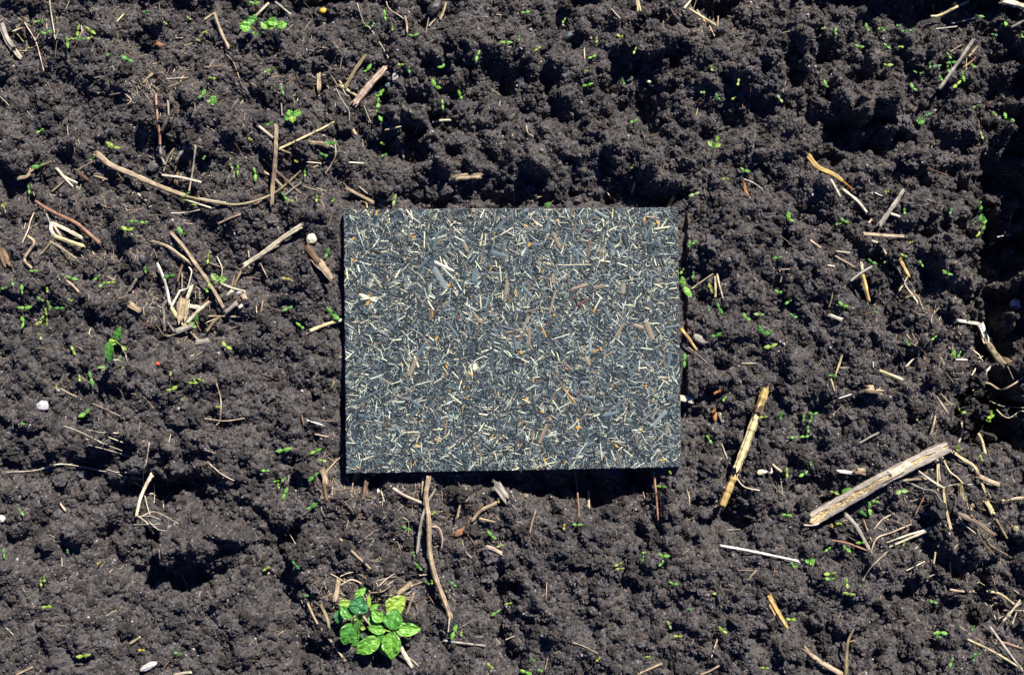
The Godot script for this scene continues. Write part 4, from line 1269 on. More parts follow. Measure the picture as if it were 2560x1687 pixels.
	stalk("twig", "grey", 2.17, 2.17, [[703, 257], [705, 289]], "short weathered grey twig upright just above the upright tan stake")
	stalk("straw", "tan", 2.89, 2.89, [[546, 558], [571, 546], [600, 535]], "tan straw slanting up left of the upright tan stake")
	stalk("root", "brown", 1.45, 1.45, [[564, 134], [585, 159], [603, 210], [618, 226]], "thin brown root slanting down below the broken tan stalk")
	stalk("root", "pale", 1.08, 1.08, [[0, 242], [22, 264]], "short thin pale root slanting down below the lower grey stalk piece")
	stalk("straw", "pale", 3.25, 3.25, [[343, 484], [365, 502]], "short pale straw slanting down just below the long curved branch")
	stalk("stalk", "dark", 3.97, 3.97, [[374, 479], [369, 513]], "short dark brown stalk upright just below the long curved branch")
	stalk("straw", "tan", 2.89, 2.89, [[235, 439], [267, 448]], "short tan straw lying level just below left of the long curved branch")
	stalk("root", "pale", 1.45, 1.45, [[425, 533], [466, 531], [499, 524]], "thin pale root lying level just below the long curved branch")
	stalk("straw", "pale", 1.45, 1.45, [[629, 296], [658, 298]], "short thin pale straw lying level left of the upright tan stake")
	stalk("root", "root", 1.45, 1.45, [[231, 403], [202, 419], [188, 428]], "thin light brown root slanting up above right of the split pale stalk")
	stalk("bark_flake", "brown", 5.42, 5.42, [[195, 430], [220, 448]], "short brown bark flake slanting down just above right of the split pale stalk")
	stalk("straw", "straw", 1.81, 1.81, [[421, 217], [446, 208]], "short thin straw-yellow straw lying level above right of the reddish stalk")
	stalk("twig", "tan", 1.81, 1.81, [[307, 231], [327, 249], [318, 260]], "thin tan twig bent left of the reddish stalk")
	stalk("straw", "tan", 1.81, 1.81, [[379, 213], [398, 224]], "short thin tan straw slanting down just above the reddish stalk")
	stalk("root", "tan", 1.08, 1.08, [[275, 237], [304, 231]], "short thin tan root lying level left of the reddish stalk")
	stalk("stalk", "pink", 9.39, 8.31, [[886, 258], [922, 213], [963, 169]], "thick pinkish stalk with dark specks and a pale underside", 3, [[2.53, [[931, 192], [942, 186], [958, 185]], "tan"]])
	stalk("stalk", "olive", 5.78, 5.06, [[863, 219], [886, 177], [914, 137]], "olive brown stalk in a hollow above and left of the speckled stalk")
	stalk("stalk", "straw", 5.06, 3.25, [[850, 213], [872, 227], [893, 240]], "frayed straw butt with a loose tuft, meeting the speckled pink stalk", 1, [[1.45, [[854, 217], [864, 235], [872, 240]], "pale"], [1.45, [[850, 202], [854, 210], [843, 197]], "straw"], [1.45, [[843, 213], [832, 195], [828, 188]], "tan"]])
	stalk("stalk", "tan", 3.61, 3.61, [[1011, 40], [1016, 60], [1017, 80]], "tan stalk upright above right of the hanging root thread")
	stalk("root", "root", 1.45, 1.45, [[964, 0], [973, 22], [994, 36], [1009, 47]], "thin light brown root slanting down above right of the hanging root thread")
	stalk("stalk", "tan", 3.97, 3.97, [[1114, 7], [1108, 29], [1099, 49]], "tan stalk upright just below right of the dark oval pebble")
	stalk("twig", "brown", 2.17, 2.17, [[1072, 43], [1063, 85]], "brown twig upright below the dark oval pebble")
	stalk("straw", "pale", 2.17, 2.17, [[1088, 47], [1072, 65]], "short pale straw slanting up just below the dark oval pebble")
	stalk("root", "root", 1.45, 1.45, [[892, 7], [908, 54], [926, 72], [955, 116], [976, 155]], "long thin root thread running down to the top of the speckled stalk")
	stalk("stalk", "straw", 6.14, 6.14, [[1594, 0], [1597, 14], [1599, 28]], "cream straw stub standing at the upper rim")
	stalk("root", "tan", 1.45, 1.45, [[1529, 22], [1551, 47]], "short thin tan root slanting down left of the cream straw stub")
	stalk("twig", "tan", 2.53, 2.53, [[962, 325], [1002, 316]], "tan twig lying level below left of the great round clod")
	stalk("straw", "pale", 3.97, 3.97, [[1083, 305], [1103, 301], [1128, 300]], "pale straw lying level below right of the great round clod")
	stalk("wood_chip_fragment", "tan", 8.67, 8.67, [[1139, 443], [1172, 440], [1202, 439]], "broad grey-tan wood splinter lying level above the board")


func lay_stalks_b() -> void:
	stalk("straw", "pale", 2.53, 2.53, [[1179, 454], [1193, 450]], "short pale straw lying level just below the broad wood splinter")
	stalk("stalk", "tan", 4.7, 4.7, [[866, 470], [904, 490], [935, 506]], "tan stalk slanting down just above the chip board's top edge")
	stalk("root", "straw", 2.89, 2.89, [[902, 502], [914, 505], [918, 520]], "short straw-yellow root bent just above the chip board's top edge")
	stalk("straw", "tan", 3.61, 3.61, [[948, 511], [960, 518]], "short tan straw slanting down just above the chip board's top edge")
	stalk("straw", "pale", 1.45, 1.45, [[897, 466], [919, 484]], "short thin pale straw slanting down above the chip board's top edge")
	stalk("root", "tan", 1.45, 1.45, [[1461, 119], [1462, 148]], "short thin tan root upright below right of the smooth blue-black pebble")
	stalk("root", "pink", 1.81, 1.81, [[1526, 448], [1518, 477], [1529, 495]], "curled pink root just above the chip board's top edge", 0, [[1.45, [[1522, 473], [1529, 468], [1538, 465]]]])
	stalk("leaf_scrap", "straw", 3.25, 3.25, [[1587, 455], [1584, 470], [1579, 481]], "short straw-yellow dry leaf scrap upright above the chip board's top edge")
	stalk("stalk", "gold", 5.42, 5.42, [[1685, 490], [1668, 521]], "yellow straw end poking out beside the board's upper right corner")
	stalk("straw", "grey", 3.25, 3.25, [[1005, 372], [1009, 394]], "short weathered grey straw upright below the great round clod")
	stalk("root", "pink", 1.81, 1.81, [[1316, 314], [1320, 332], [1334, 342]], "short thin pinkish root slanting down above right of the broad wood splinter")
	stalk("straw", "pale", 2.89, 2.89, [[872, 406], [908, 408]], "short pale straw lying level below the winding grey root")
	stalk("root", "tan", 1.08, 1.08, [[1222, 217], [1251, 238]], "short thin tan root slanting down right of the great round clod")
	stalk("stalk", "tan", 4.7, 4.7, [[875, 314], [890, 336]], "short tan stalk slanting down just below the winding grey root")
	stalk("root", "brown", 1.08, 1.08, [[1374, 510], [1403, 484]], "thin brown root slanting up just above the chip board's top edge")
	stalk("straw", "straw", 3.25, 3.25, [[1722, 20], [1765, 47], [1795, 66]], "straw-yellow stem of the dry tuft at the upper rim, slanting down", 2, [[2.17, [[1796, 40], [1795, 66]], "tan"], [2.17, [[1783, 29], [1785, 51]], "straw"], [3.25, [[1711, 20], [1729, -2]], "pale"], [2.17, [[1774, 64], [1787, 90]], "tan"], [2.17, [[1743, 25], [1763, 54]], "straw"]])
	stalk("straw", "straw", 3.97, 3.97, [[2330, 40], [2350, 38], [2387, 20], [2424, 1]], "clean straw-yellow stem slanting up to the upper rim")
	stalk("stalk", "pale", 9.03, 9.39, [[2508, 3], [2531, 8], [2564, 17]], "thick pale straw cut off by the upper right corner")
	stalk("straw", "grey", 3.25, 3.25, [[2381, 58], [2434, 45]], "second weathered grey straw lying level just below right of the clean slanting straw")
	stalk("straw", "grey", 2.53, 2.53, [[2341, 72], [2394, 66]], "nearest weathered grey straw lying level just below right of the clean slanting straw")
	stalk("straw", "grey", 3.25, 3.25, [[2531, 67], [2562, 51]], "short weathered grey straw slanting up just below the thick pale corner straw")
	stalk("stalk", "grey", 4.7, 4.7, [[2435, 99], [2405, 144], [2379, 181], [2350, 222]], "straight grey stick pointed at its upper end, crossing a cluster of sprouts", 4)
	stalk("twig", "red", 2.89, 2.89, [[2397, 172], [2423, 159], [2441, 143]], "reddish twig slanting up just below right of the straight grey stick")
	stalk("twig", "brown", 2.53, 2.53, [[2376, 130], [2405, 112]], "short brown twig slanting up just above left of the straight grey stick")
	stalk("leaf_scrap", "tan", 2.89, 2.89, [[2444, 117], [2423, 141]], "short tan dry leaf scrap slanting up just below right of the straight grey stick")
	stalk("twig", "brown", 1.81, 1.81, [[2047, 94], [2061, 78]], "short thin brown twig slanting up right of the leaning straw in the tuft")
	stalk("leaf_scrap", "gold", 8.67, 5.06, [[2022, 390], [2043, 416], [2083, 435], [2108, 452]], "long golden husk with a thin pointed tail", 3, [[2.89, [[2101, 446], [2119, 461], [2135, 475]], "orange"]])
	stalk("straw", "pale", 3.61, 3.61, [[2078, 448], [2101, 491]], "pale straw slanting down just left of the pale straw below the husk")
	stalk("stalk", "pale", 4.7, 4.7, [[2108, 473], [2144, 502], [2168, 531]], "pale straw falling rightwards below the golden pointed husk")
	stalk("stalk", "grey", 5.06, 7.23, [[2260, 475], [2235, 513], [2199, 564]], "forked weathered grey stick with a white side spur", 3, [[2.89, [[2228, 534], [2242, 538], [2256, 543]], "pale"]])
	stalk("straw", "tan", 3.25, 3.25, [[2173, 558], [2181, 547]], "short tan straw slanting up just below the pale straw below the husk")
	stalk("straw", "pale", 2.17, 2.17, [[1861, 448], [1881, 455], [1908, 473]], "pale straw slanting down below left of the golden pointed husk")
	stalk("leaf_scrap", "orange", 4.34, 4.34, [[1861, 455], [1864, 473], [1871, 492]], "orange dry leaf scrap upright right of the chip board's top edge")
	stalk("root", "brown", 1.08, 1.08, [[1819, 126], [1830, 107]], "short thin brown root slanting up below right of the leaning straw in the tuft")
	stalk("root", "orange", 1.81, 1.81, [[1864, 248], [1858, 257], [1857, 269]], "short thin orange root upright below the leaning straw in the tuft")
	stalk("straw", "white", 1.45, 1.45, [[2188, 481], [2199, 487], [2210, 490]], "short thin bleached white straw slanting down just above left of the forked grey stick")
	stalk("straw", "pale", 2.17, 2.17, [[2466, 526], [2479, 520]], "short pale straw slanting up right of the forked grey stick")
	stalk("twig", "red", 1.08, 1.08, [[2320, 414], [2336, 426], [2372, 437]], "thin reddish twig slanting down above right of the forked grey stick")
	stalk("straw", "white", 4.91, 5.36, [[127, 557], [126, 574], [134, 589]], "bleached white crooked upper end of a bent straw")
	stalk("straw", "straw", 5.36, 5.36, [[132, 589], [167, 602], [209, 616]], "straw-yellow straw lying level just below left of the pale straw under the red-brown stalk")
	stalk("straw", "pale", 5.36, 5.36, [[134, 559], [170, 576], [205, 595]], "pale straw lying parallel below the smooth red-brown stalk")
	stalk("straw", "white", 2.01, 2.01, [[108, 519], [116, 538], [124, 557]], "bleached white straw slanting down just below left of the red-brown stalk")
	stalk("straw", "pink", 4.02, 4.02, [[130, 560], [141, 576], [152, 592]], "pinkish straw slanting down just above right of the white crooked straw end")
	stalk("twig", "tan", 4.02, 2.9, [[124, 603], [156, 623], [190, 647]], "tan twig with a side prong, falling rightwards below the bent straw", 0, [[2.9, [[125, 605], [112, 623], [96, 638]], "olive"]])
	stalk("root", "tan", 4.46, 4.46, [[67, 589], [84, 608], [60, 647], [78, 670]], "tan root bent below left of the tan twig with side prong")
	stalk("root", "root", 1.79, 1.79, [[84, 531], [74, 554], [69, 574], [54, 607]], "thin light brown root upright left of the white crooked straw end")
	stalk("bark_flake", "brown", 12.28, 12.28, [[0, 623], [7, 641], [16, 665]], "brown bark flake at the left rim left of the tan twig with side prong")
	stalk("stalk", "pale", 7.95, 6.5, [[753, 564], [705, 595], [665, 626], [607, 664]], "stout pale broken stick, its lower part hidden in soil", 3)
	stalk("stalk", "olive", 3.61, 3.61, [[603, 676], [594, 694], [585, 713]], "olive brown stalk slanting up just below the broken pale stick")
	stalk("straw", "pale", 2.53, 2.53, [[620, 628], [622, 644]], "short pale straw upright just above left of the broken pale stick")
	stalk("stalk", "tan", 5.42, 5.42, [[426, 582], [459, 619], [484, 655], [520, 705], [558, 770]], "long tan stalk slanting down into the straw heap", 8)
	stalk("stalk", "tan", 3.97, 3.97, [[378, 602], [416, 615], [448, 637], [481, 662]], "long tan stalk slanting down just below left of the long slanting stalk")
	stalk("stalk", "brown", 3.37, 3.37, [[459, 653], [450, 676], [443, 703]], "brown stalk upright just below left of the white bent straw")
	stalk("straw", "white", 2.25, 1.96, [[471, 667], [478, 678], [474, 699], [468, 721]], "bleached white bent straw standing over a dark gap in the heap", 10)
	stalk("straw", "pale", 1.68, 1.68, [[454, 682], [454, 703], [454, 724]], "thin pale straw upright just left of the white bent straw", 6)
	stalk("straw", "white", 4.21, 4.21, [[393, 660], [404, 684], [414, 713], [424, 761]], "long bleached white straw leaning into the straw heap from above", 12)
	stalk("straw", "straw", 5.61, 5.61, [[424, 764], [440, 789], [461, 814]], "thick straw-yellow straw slanting down just below the straw heap")
	stalk("straw", "tan", 3.65, 3.65, [[475, 829], [485, 839], [494, 850]], "short tan straw slanting down just below the hollow grey butt")
	stalk("straw", "white", 3.65, 3.37, [[428, 764], [439, 744], [449, 726]], "white forked straw, its prongs opening upwards in the heap", 9, [[2.53, [[447, 728], [456, 725], [468, 721]]]])
	stalk("stalk", "pale", 5.33, 5.33, [[478, 714], [473, 730], [467, 745]], "short pale stalk upright just below right of the white bent straw")
	stalk("wood_chip_fragment", "tan", 16.14, 14.73, [[459, 752], [456, 770], [453, 800]], "broad splintered piece of grey-tan wood upright in the straw heap", 4, [[3.93, [[446, 754], [444, 770], [444, 793]], "grey"], [3.65, [[470, 748], [468, 766], [464, 793]], "pale"], [3.09, [[459, 748], [457, 764], [456, 780]], "straw"]])
	stalk("stalk", "pale", 4.49, 5.33, [[466, 807], [489, 782], [522, 754]], "pale stalk piece leaning up and right out of the heap", 6)
	stalk("bark_flake", "white", 7.02, 7.02, [[474, 765], [487, 767], [499, 770]], "short thick bleached white bark flake lying level touching the straw heap")
	stalk("stalk", "grey", 8.7, 7.02, [[439, 829], [459, 821], [482, 814]], "thick hollow grey stalk butt at the foot of the heap", 5)
	stalk("straw", "tan", 1.96, 1.96, [[391, 813], [412, 838], [439, 835]], "tan straw bent just left of the hollow grey butt")
	stalk("straw", "tan", 2.53, 2.53, [[505, 792], [534, 790], [595, 792]], "tan straw lying level just below left of the long slanting stalk")
	stalk("stalk", "grey", 6.45, 5.61, [[590, 758], [564, 779]], "stout grey twig end lying right of the heap over thin straws", 4, [[4.21, [[546, 793], [532, 806], [516, 829]], "olive"]])
	stalk("straw", "pale", 1.96, 1.96, [[512, 808], [532, 799], [561, 786]], "pale straw slanting up just below left of the stout grey twig")
	stalk("straw", "pale", 3.37, 3.37, [[553, 709], [576, 719], [613, 729]], "pale straw lying level just above the stout grey twig")
	stalk("root", "pale", 1.4, 1.4, [[541, 640], [554, 670], [552, 699]], "thin pale root upright above right of the long slanting stalk")
	stalk("bark_flake", "pale", 4.21, 4.21, [[568, 735], [579, 726]], "short pale bark flake slanting up just above left of the stout grey twig")
	stalk("stalk", "grey", 3.93, 3.93, [[414, 752], [407, 766], [408, 787], [411, 828]], "weathered grey stalk upright just below left of the straw heap")
	stalk("straw", "brown", 1.96, 1.96, [[391, 783], [398, 794], [405, 807]], "short brown straw slanting down just below left of the straw heap")
	stalk("straw", "pale", 1.68, 1.68, [[390, 747], [402, 746], [414, 744]], "short thin pale straw lying level just left of the long white straw")
	stalk("root", "pale", 0.98, 0.98, [[380, 755], [394, 764], [402, 769]], "short thin pale root slanting down just left of the long white straw")


func lay_stalks_c() -> void:
	stalk("twig", "grey", 2.53, 2.53, [[419, 806], [426, 817], [435, 828]], "short weathered grey twig slanting down just above left of the hollow grey butt")
	stalk("root", "brown", 1.26, 1.26, [[520, 731], [518, 747], [501, 762]], "thin brown root slanting up just above left of the pale leaning piece")
	stalk("bark_flake", "tan", 6.31, 6.31, [[606, 735], [612, 747]], "short thick tan bark flake slanting down just above right of the stout grey twig")
	stalk("bark_flake", "pale", 4.77, 4.77, [[596, 769], [616, 755]], "short pale bark flake slanting up just right of the stout grey twig")
	stalk("straw", "red", 1.68, 1.68, [[487, 799], [494, 815], [501, 827]], "short thin reddish straw slanting down just right of the hollow grey butt")
	stalk("bark_flake", "tan", 8.67, 8.67, [[323, 760], [336, 769], [350, 777]], "short thick tan bark flake slanting down left of the straw heap")
	stalk("straw", "tan", 3.25, 3.25, [[166, 702], [181, 714], [197, 731]], "tan straw slanting down below the tan twig with side prong")
	stalk("straw", "grey", 3.61, 3.61, [[323, 725], [342, 693]], "short weathered grey straw slanting up below left of the long white straw")
	stalk("stalk", "straw", 5.78, 5.06, [[774, 828], [813, 812], [857, 799]], "straw-yellow stalk reaching the board's left edge")
	stalk("straw", "olive", 2.89, 2.89, [[828, 969], [835, 953]], "short olive brown straw slanting up just left of the chip board's left edge")
	stalk("root", "root", 1.45, 1.45, [[150, 971], [202, 998], [253, 1018], [309, 1045]], "long light brown root thread falling rightwards over a clod")
	stalk("root", "pale", 1.26, 1.26, [[159, 1065], [202, 1081], [260, 1110]], "long thin pale root slanting down below the long root thread")
	stalk("root", "pale", 1.26, 1.26, [[217, 1074], [253, 1081], [296, 1082]], "thin pale root lying level below left of the long root thread")
	stalk("root", "pale", 1.26, 1.26, [[269, 1092], [311, 1108]], "thin pale root lying level below the long root thread")
	stalk("root", "root", 1.45, 1.45, [[540, 958], [551, 998], [549, 1049], [540, 1063]], "thin light brown root upright below right of the red bead")
	stalk("root", "root", 1.26, 1.26, [[510, 1045], [560, 1052], [611, 1045]], "thin light brown root lying level below right of the red bead")
	stalk("straw", "white", 2.53, 2.53, [[766, 1050], [806, 1063]], "bleached white straw lying level left of the chip board's left edge")
	stalk("straw", "pink", 2.17, 2.17, [[786, 1085], [820, 1092]], "short pinkish straw lying level left of the chip board's left edge")
	stalk("stalk", "red", 2.53, 2.53, [[753, 1038], [759, 1063]], "short reddish stalk upright left of the chip board's left edge")
	stalk("straw", "tan", 2.89, 2.89, [[656, 754], [652, 778]], "short tan straw upright right of the stout grey twig")
	stalk("straw", "pale", 1.45, 1.45, [[640, 763], [641, 781]], "short thin pale straw upright right of the stout grey twig")
	stalk("root", "brown", 1.08, 1.08, [[665, 763], [701, 778]], "thin brown root lying level right of the stout grey twig")
	stalk("root", "pale", 1.08, 1.08, [[426, 1085], [421, 1106]], "short thin pale root upright above right of the root stub")
	stalk("straw", "tan", 3.25, 3.25, [[847, 895], [859, 889]], "short tan straw slanting up just left of the chip board's left edge")
	stalk("bark_flake", "grey", 7.23, 7.23, [[488, 857], [520, 851]], "short thick weathered grey bark flake lying level below right of the hollow grey butt")
	stalk("root", "brown", 1.45, 1.45, [[275, 955], [300, 976], [307, 994]], "thin brown root slanting down above right of the long root thread")
	stalk("root", "tan", 1.08, 1.08, [[325, 984], [354, 989], [383, 1020]], "thin tan root slanting down above right of the long root thread")
	stalk("straw", "tan", 2.17, 2.17, [[650, 658], [668, 694]], "tan straw slanting down just below right of the broken pale stick")
	stalk("root", "brown", 1.45, 1.45, [[282, 622], [284, 658]], "short thin brown root upright below right of the red-brown stalk")
	stalk("straw", "straw", 2.17, 2.17, [[1729, 722], [1754, 704], [1783, 684]], "straw-yellow straw slanting up just left of the left twin straw")
	stalk("straw", "straw", 2.89, 3.25, [[1788, 691], [1789, 716], [1789, 743]], "left one of two straws standing close together like a pair of legs")
	stalk("straw", "pale", 2.89, 2.53, [[1793, 684], [1799, 713], [1808, 745]], "right one of two straws standing close together, the paler")
	stalk("stalk", "tan", 5.06, 4.7, [[2159, 584], [2206, 588], [2260, 591]], "tan stalk lying level with a whitish broken right end", 3)
	stalk("root", "pale", 2.89, 2.17, [[2181, 602], [2202, 611], [2224, 648], [2246, 673], [2267, 716], [2296, 756]], "long knotted pale root winding down past the golden stub", 0, [[2.17, [[2249, 727], [2267, 698], [2274, 684]], "straw"], [2.17, [[2264, 745], [2293, 738], [2311, 781]], "olive"], [1.81, [[2278, 731], [2293, 752], [2300, 767]], "pale"]])
	stalk("stalk", "gold", 6.87, 4.7, [[2156, 686], [2162, 705], [2166, 723], [2173, 750]], "short golden broken straw below a crossing grey twig")
	stalk("straw", "pale", 4.34, 4.34, [[2155, 658], [2156, 676]], "short pale straw upright just above the golden broken straw")
	stalk("twig", "grey", 3.97, 3.25, [[2128, 702], [2155, 681], [2181, 666]], "grey twig crossing the top of a golden straw touching the golden broken straw", 5)
	stalk("stalk", "gold", 5.42, 3.97, [[2247, 642], [2262, 669], [2274, 691]], "golden stub beside the knotted root")
	stalk("twig", "tan", 2.53, 2.53, [[2090, 640], [2116, 655], [2141, 669]], "tan twig slanting down above left of the golden broken straw")
	stalk("straw", "tan", 3.25, 3.25, [[2022, 597], [2052, 619]], "short tan straw slanting down left of the level tan stalk")
	stalk("straw", "pale", 4.7, 4.7, [[2076, 788], [2105, 799]], "short pale straw lying level below left of the golden broken straw")
	stalk("stalk", "white", 4.48, 5.64, [[2396, 801], [2420, 805], [2450, 810]], "white upper arm of a broken reed lying nearly level", 4)
	stalk("root", "tan", 1.81, 1.81, [[2520, 915], [2535, 948]], "short thin tan root slanting down just above left of the thick tan root")
	stalk("root", "tan", 3.32, 2.32, [[2456, 957], [2476, 959], [2503, 974], [2534, 961], [2561, 942]], "thick tan root bending like a hook towards the right rim")
	stalk("root", "pale", 1.49, 1.49, [[2476, 1002], [2493, 1010], [2513, 1016], [2559, 1019]], "thin pale root lying level just below the thick tan root")
	stalk("root", "pale", 1.49, 1.49, [[2493, 1024], [2509, 1039], [2526, 1044], [2552, 1027], [2561, 1029]], "thin pale root bent below the thick tan root")
	stalk("root", "pale", 2.32, 1.49, [[2433, 874], [2453, 893], [2446, 911], [2431, 938]], "pale branching root above the thick tan root", 0, [[1.66, [[2453, 893], [2463, 911]]]])
	stalk("straw", "straw", 3.25, 3.25, [[2106, 888], [2098, 915], [2090, 937]], "straw-yellow straw upright left of the short yellow straw")
	stalk("straw", "straw", 2.53, 2.53, [[2079, 948], [2087, 976]], "short straw-yellow straw upright left of the short yellow straw")
	stalk("straw", "tan", 1.81, 1.81, [[2101, 919], [2123, 919]], "short thin tan straw lying level left of the short yellow straw")
	stalk("straw", "straw", 4.7, 3.97, [[2199, 926], [2231, 938], [2258, 949]], "short yellow straw falling rightwards with pale scraps at its foot")
	stalk("straw", "pale", 2.89, 2.89, [[2285, 897], [2266, 917]], "short pale straw slanting up above the short yellow straw")
	stalk("straw", "pale", 1.81, 1.81, [[2184, 904], [2185, 919]], "short thin pale straw upright just above left of the short yellow straw")
	stalk("stalk", "gold", 5.42, 3.97, [[1702, 821], [1722, 846], [1742, 875]], "golden stalk starting under the board's right edge")
	stalk("root", "brown", 2.17, 2.17, [[1722, 868], [1747, 888], [1772, 911]], "brown root slanting down just below the golden stalk at the board")
	stalk("wood_chip_fragment", "pale", 8.67, 8.67, [[1700, 995], [1718, 998], [1733, 1002]], "short thick pale wood fragment lying level just right of the chip board's right edge")
	stalk("bark_flake", "orange", 4.34, 4.34, [[1785, 984], [1801, 976]], "short orange bark flake slanting up right of the chip board's right edge")
	stalk("leaf_scrap", "orange", 6.5, 6.5, [[1786, 1027], [1789, 1050]], "short thick orange dry leaf scrap upright above the reed-crossing root")
	stalk("stalk", "grey", 5.42, 5.42, [[1798, 1031], [1807, 1054]], "short weathered grey stalk upright above the reed-crossing root")
	stalk("straw", "tan", 2.17, 2.17, [[1855, 908], [1892, 908]], "short tan straw lying level right of the golden stalk at the board")
	stalk("stalk", "grey", 2.89, 2.89, [[2152, 1107], [2177, 1092], [2199, 1081]], "weathered grey stalk slanting up above left of the broad split stalk")
	stalk("straw", "straw", 2.89, 2.89, [[2340, 1041], [2330, 1079]], "straw-yellow straw upright above left of the broad split stalk")
	stalk("bark_flake", "tan", 10.84, 10.84, [[2170, 971], [2200, 976]], "short thick tan bark flake lying level below the short yellow straw")
	stalk("straw", "white", 1.45, 1.45, [[2098, 996], [2130, 985]], "short thin bleached white straw lying level below left of the short yellow straw")
	stalk("twig", "brown", 1.81, 1.81, [[2090, 1031], [2108, 1012]], "short thin brown twig slanting up below left of the short yellow straw")
	stalk("root", "pale", 3.25, 3.25, [[2405, 1056], [2408, 1078], [2399, 1103]], "pale root upright just left of the straw by the black pit")
	stalk("stalk", "straw", 4.34, 4.34, [[2448, 1084], [2457, 1103], [2466, 1137]], "straw-yellow stalk sloping down beside the black pit")
	stalk("root", "brown", 1.45, 1.45, [[2278, 857], [2311, 879], [2318, 900]], "thin brown root slanting down above right of the short yellow straw")
	stalk("root", "tan", 1.45, 1.45, [[1949, 673], [1955, 691], [1952, 705]], "short thin tan root upright right of the right twin straw", 0, [[1.81, [[1953, 673], [1975, 673]]]])
	stalk("root", "pink", 1.45, 1.45, [[2343, 991], [2372, 1034]], "thin pinkish root slanting down above the broad split stalk")
	stalk("straw", "white", 3.25, 3.25, [[2390, 899], [2419, 899]], "short bleached white straw lying level above left of the thick tan root")
	stalk("straw", "white", 3.61, 3.61, [[2466, 929], [2480, 915]], "short bleached white straw slanting up just above the thick tan root")
	stalk("straw", "pale", 2.53, 2.53, [[2432, 976], [2444, 966]], "short pale straw slanting up just below left of the thick tan root")
	stalk("bark_flake", "brown", 5.78, 5.78, [[2517, 897], [2528, 906]], "short thick brown bark flake slanting down above left of the thick tan root")
	stalk("straw", "white", 1.81, 1.81, [[2495, 592], [2528, 586]], "short thin bleached white straw lying level above the hollow's white pebble")


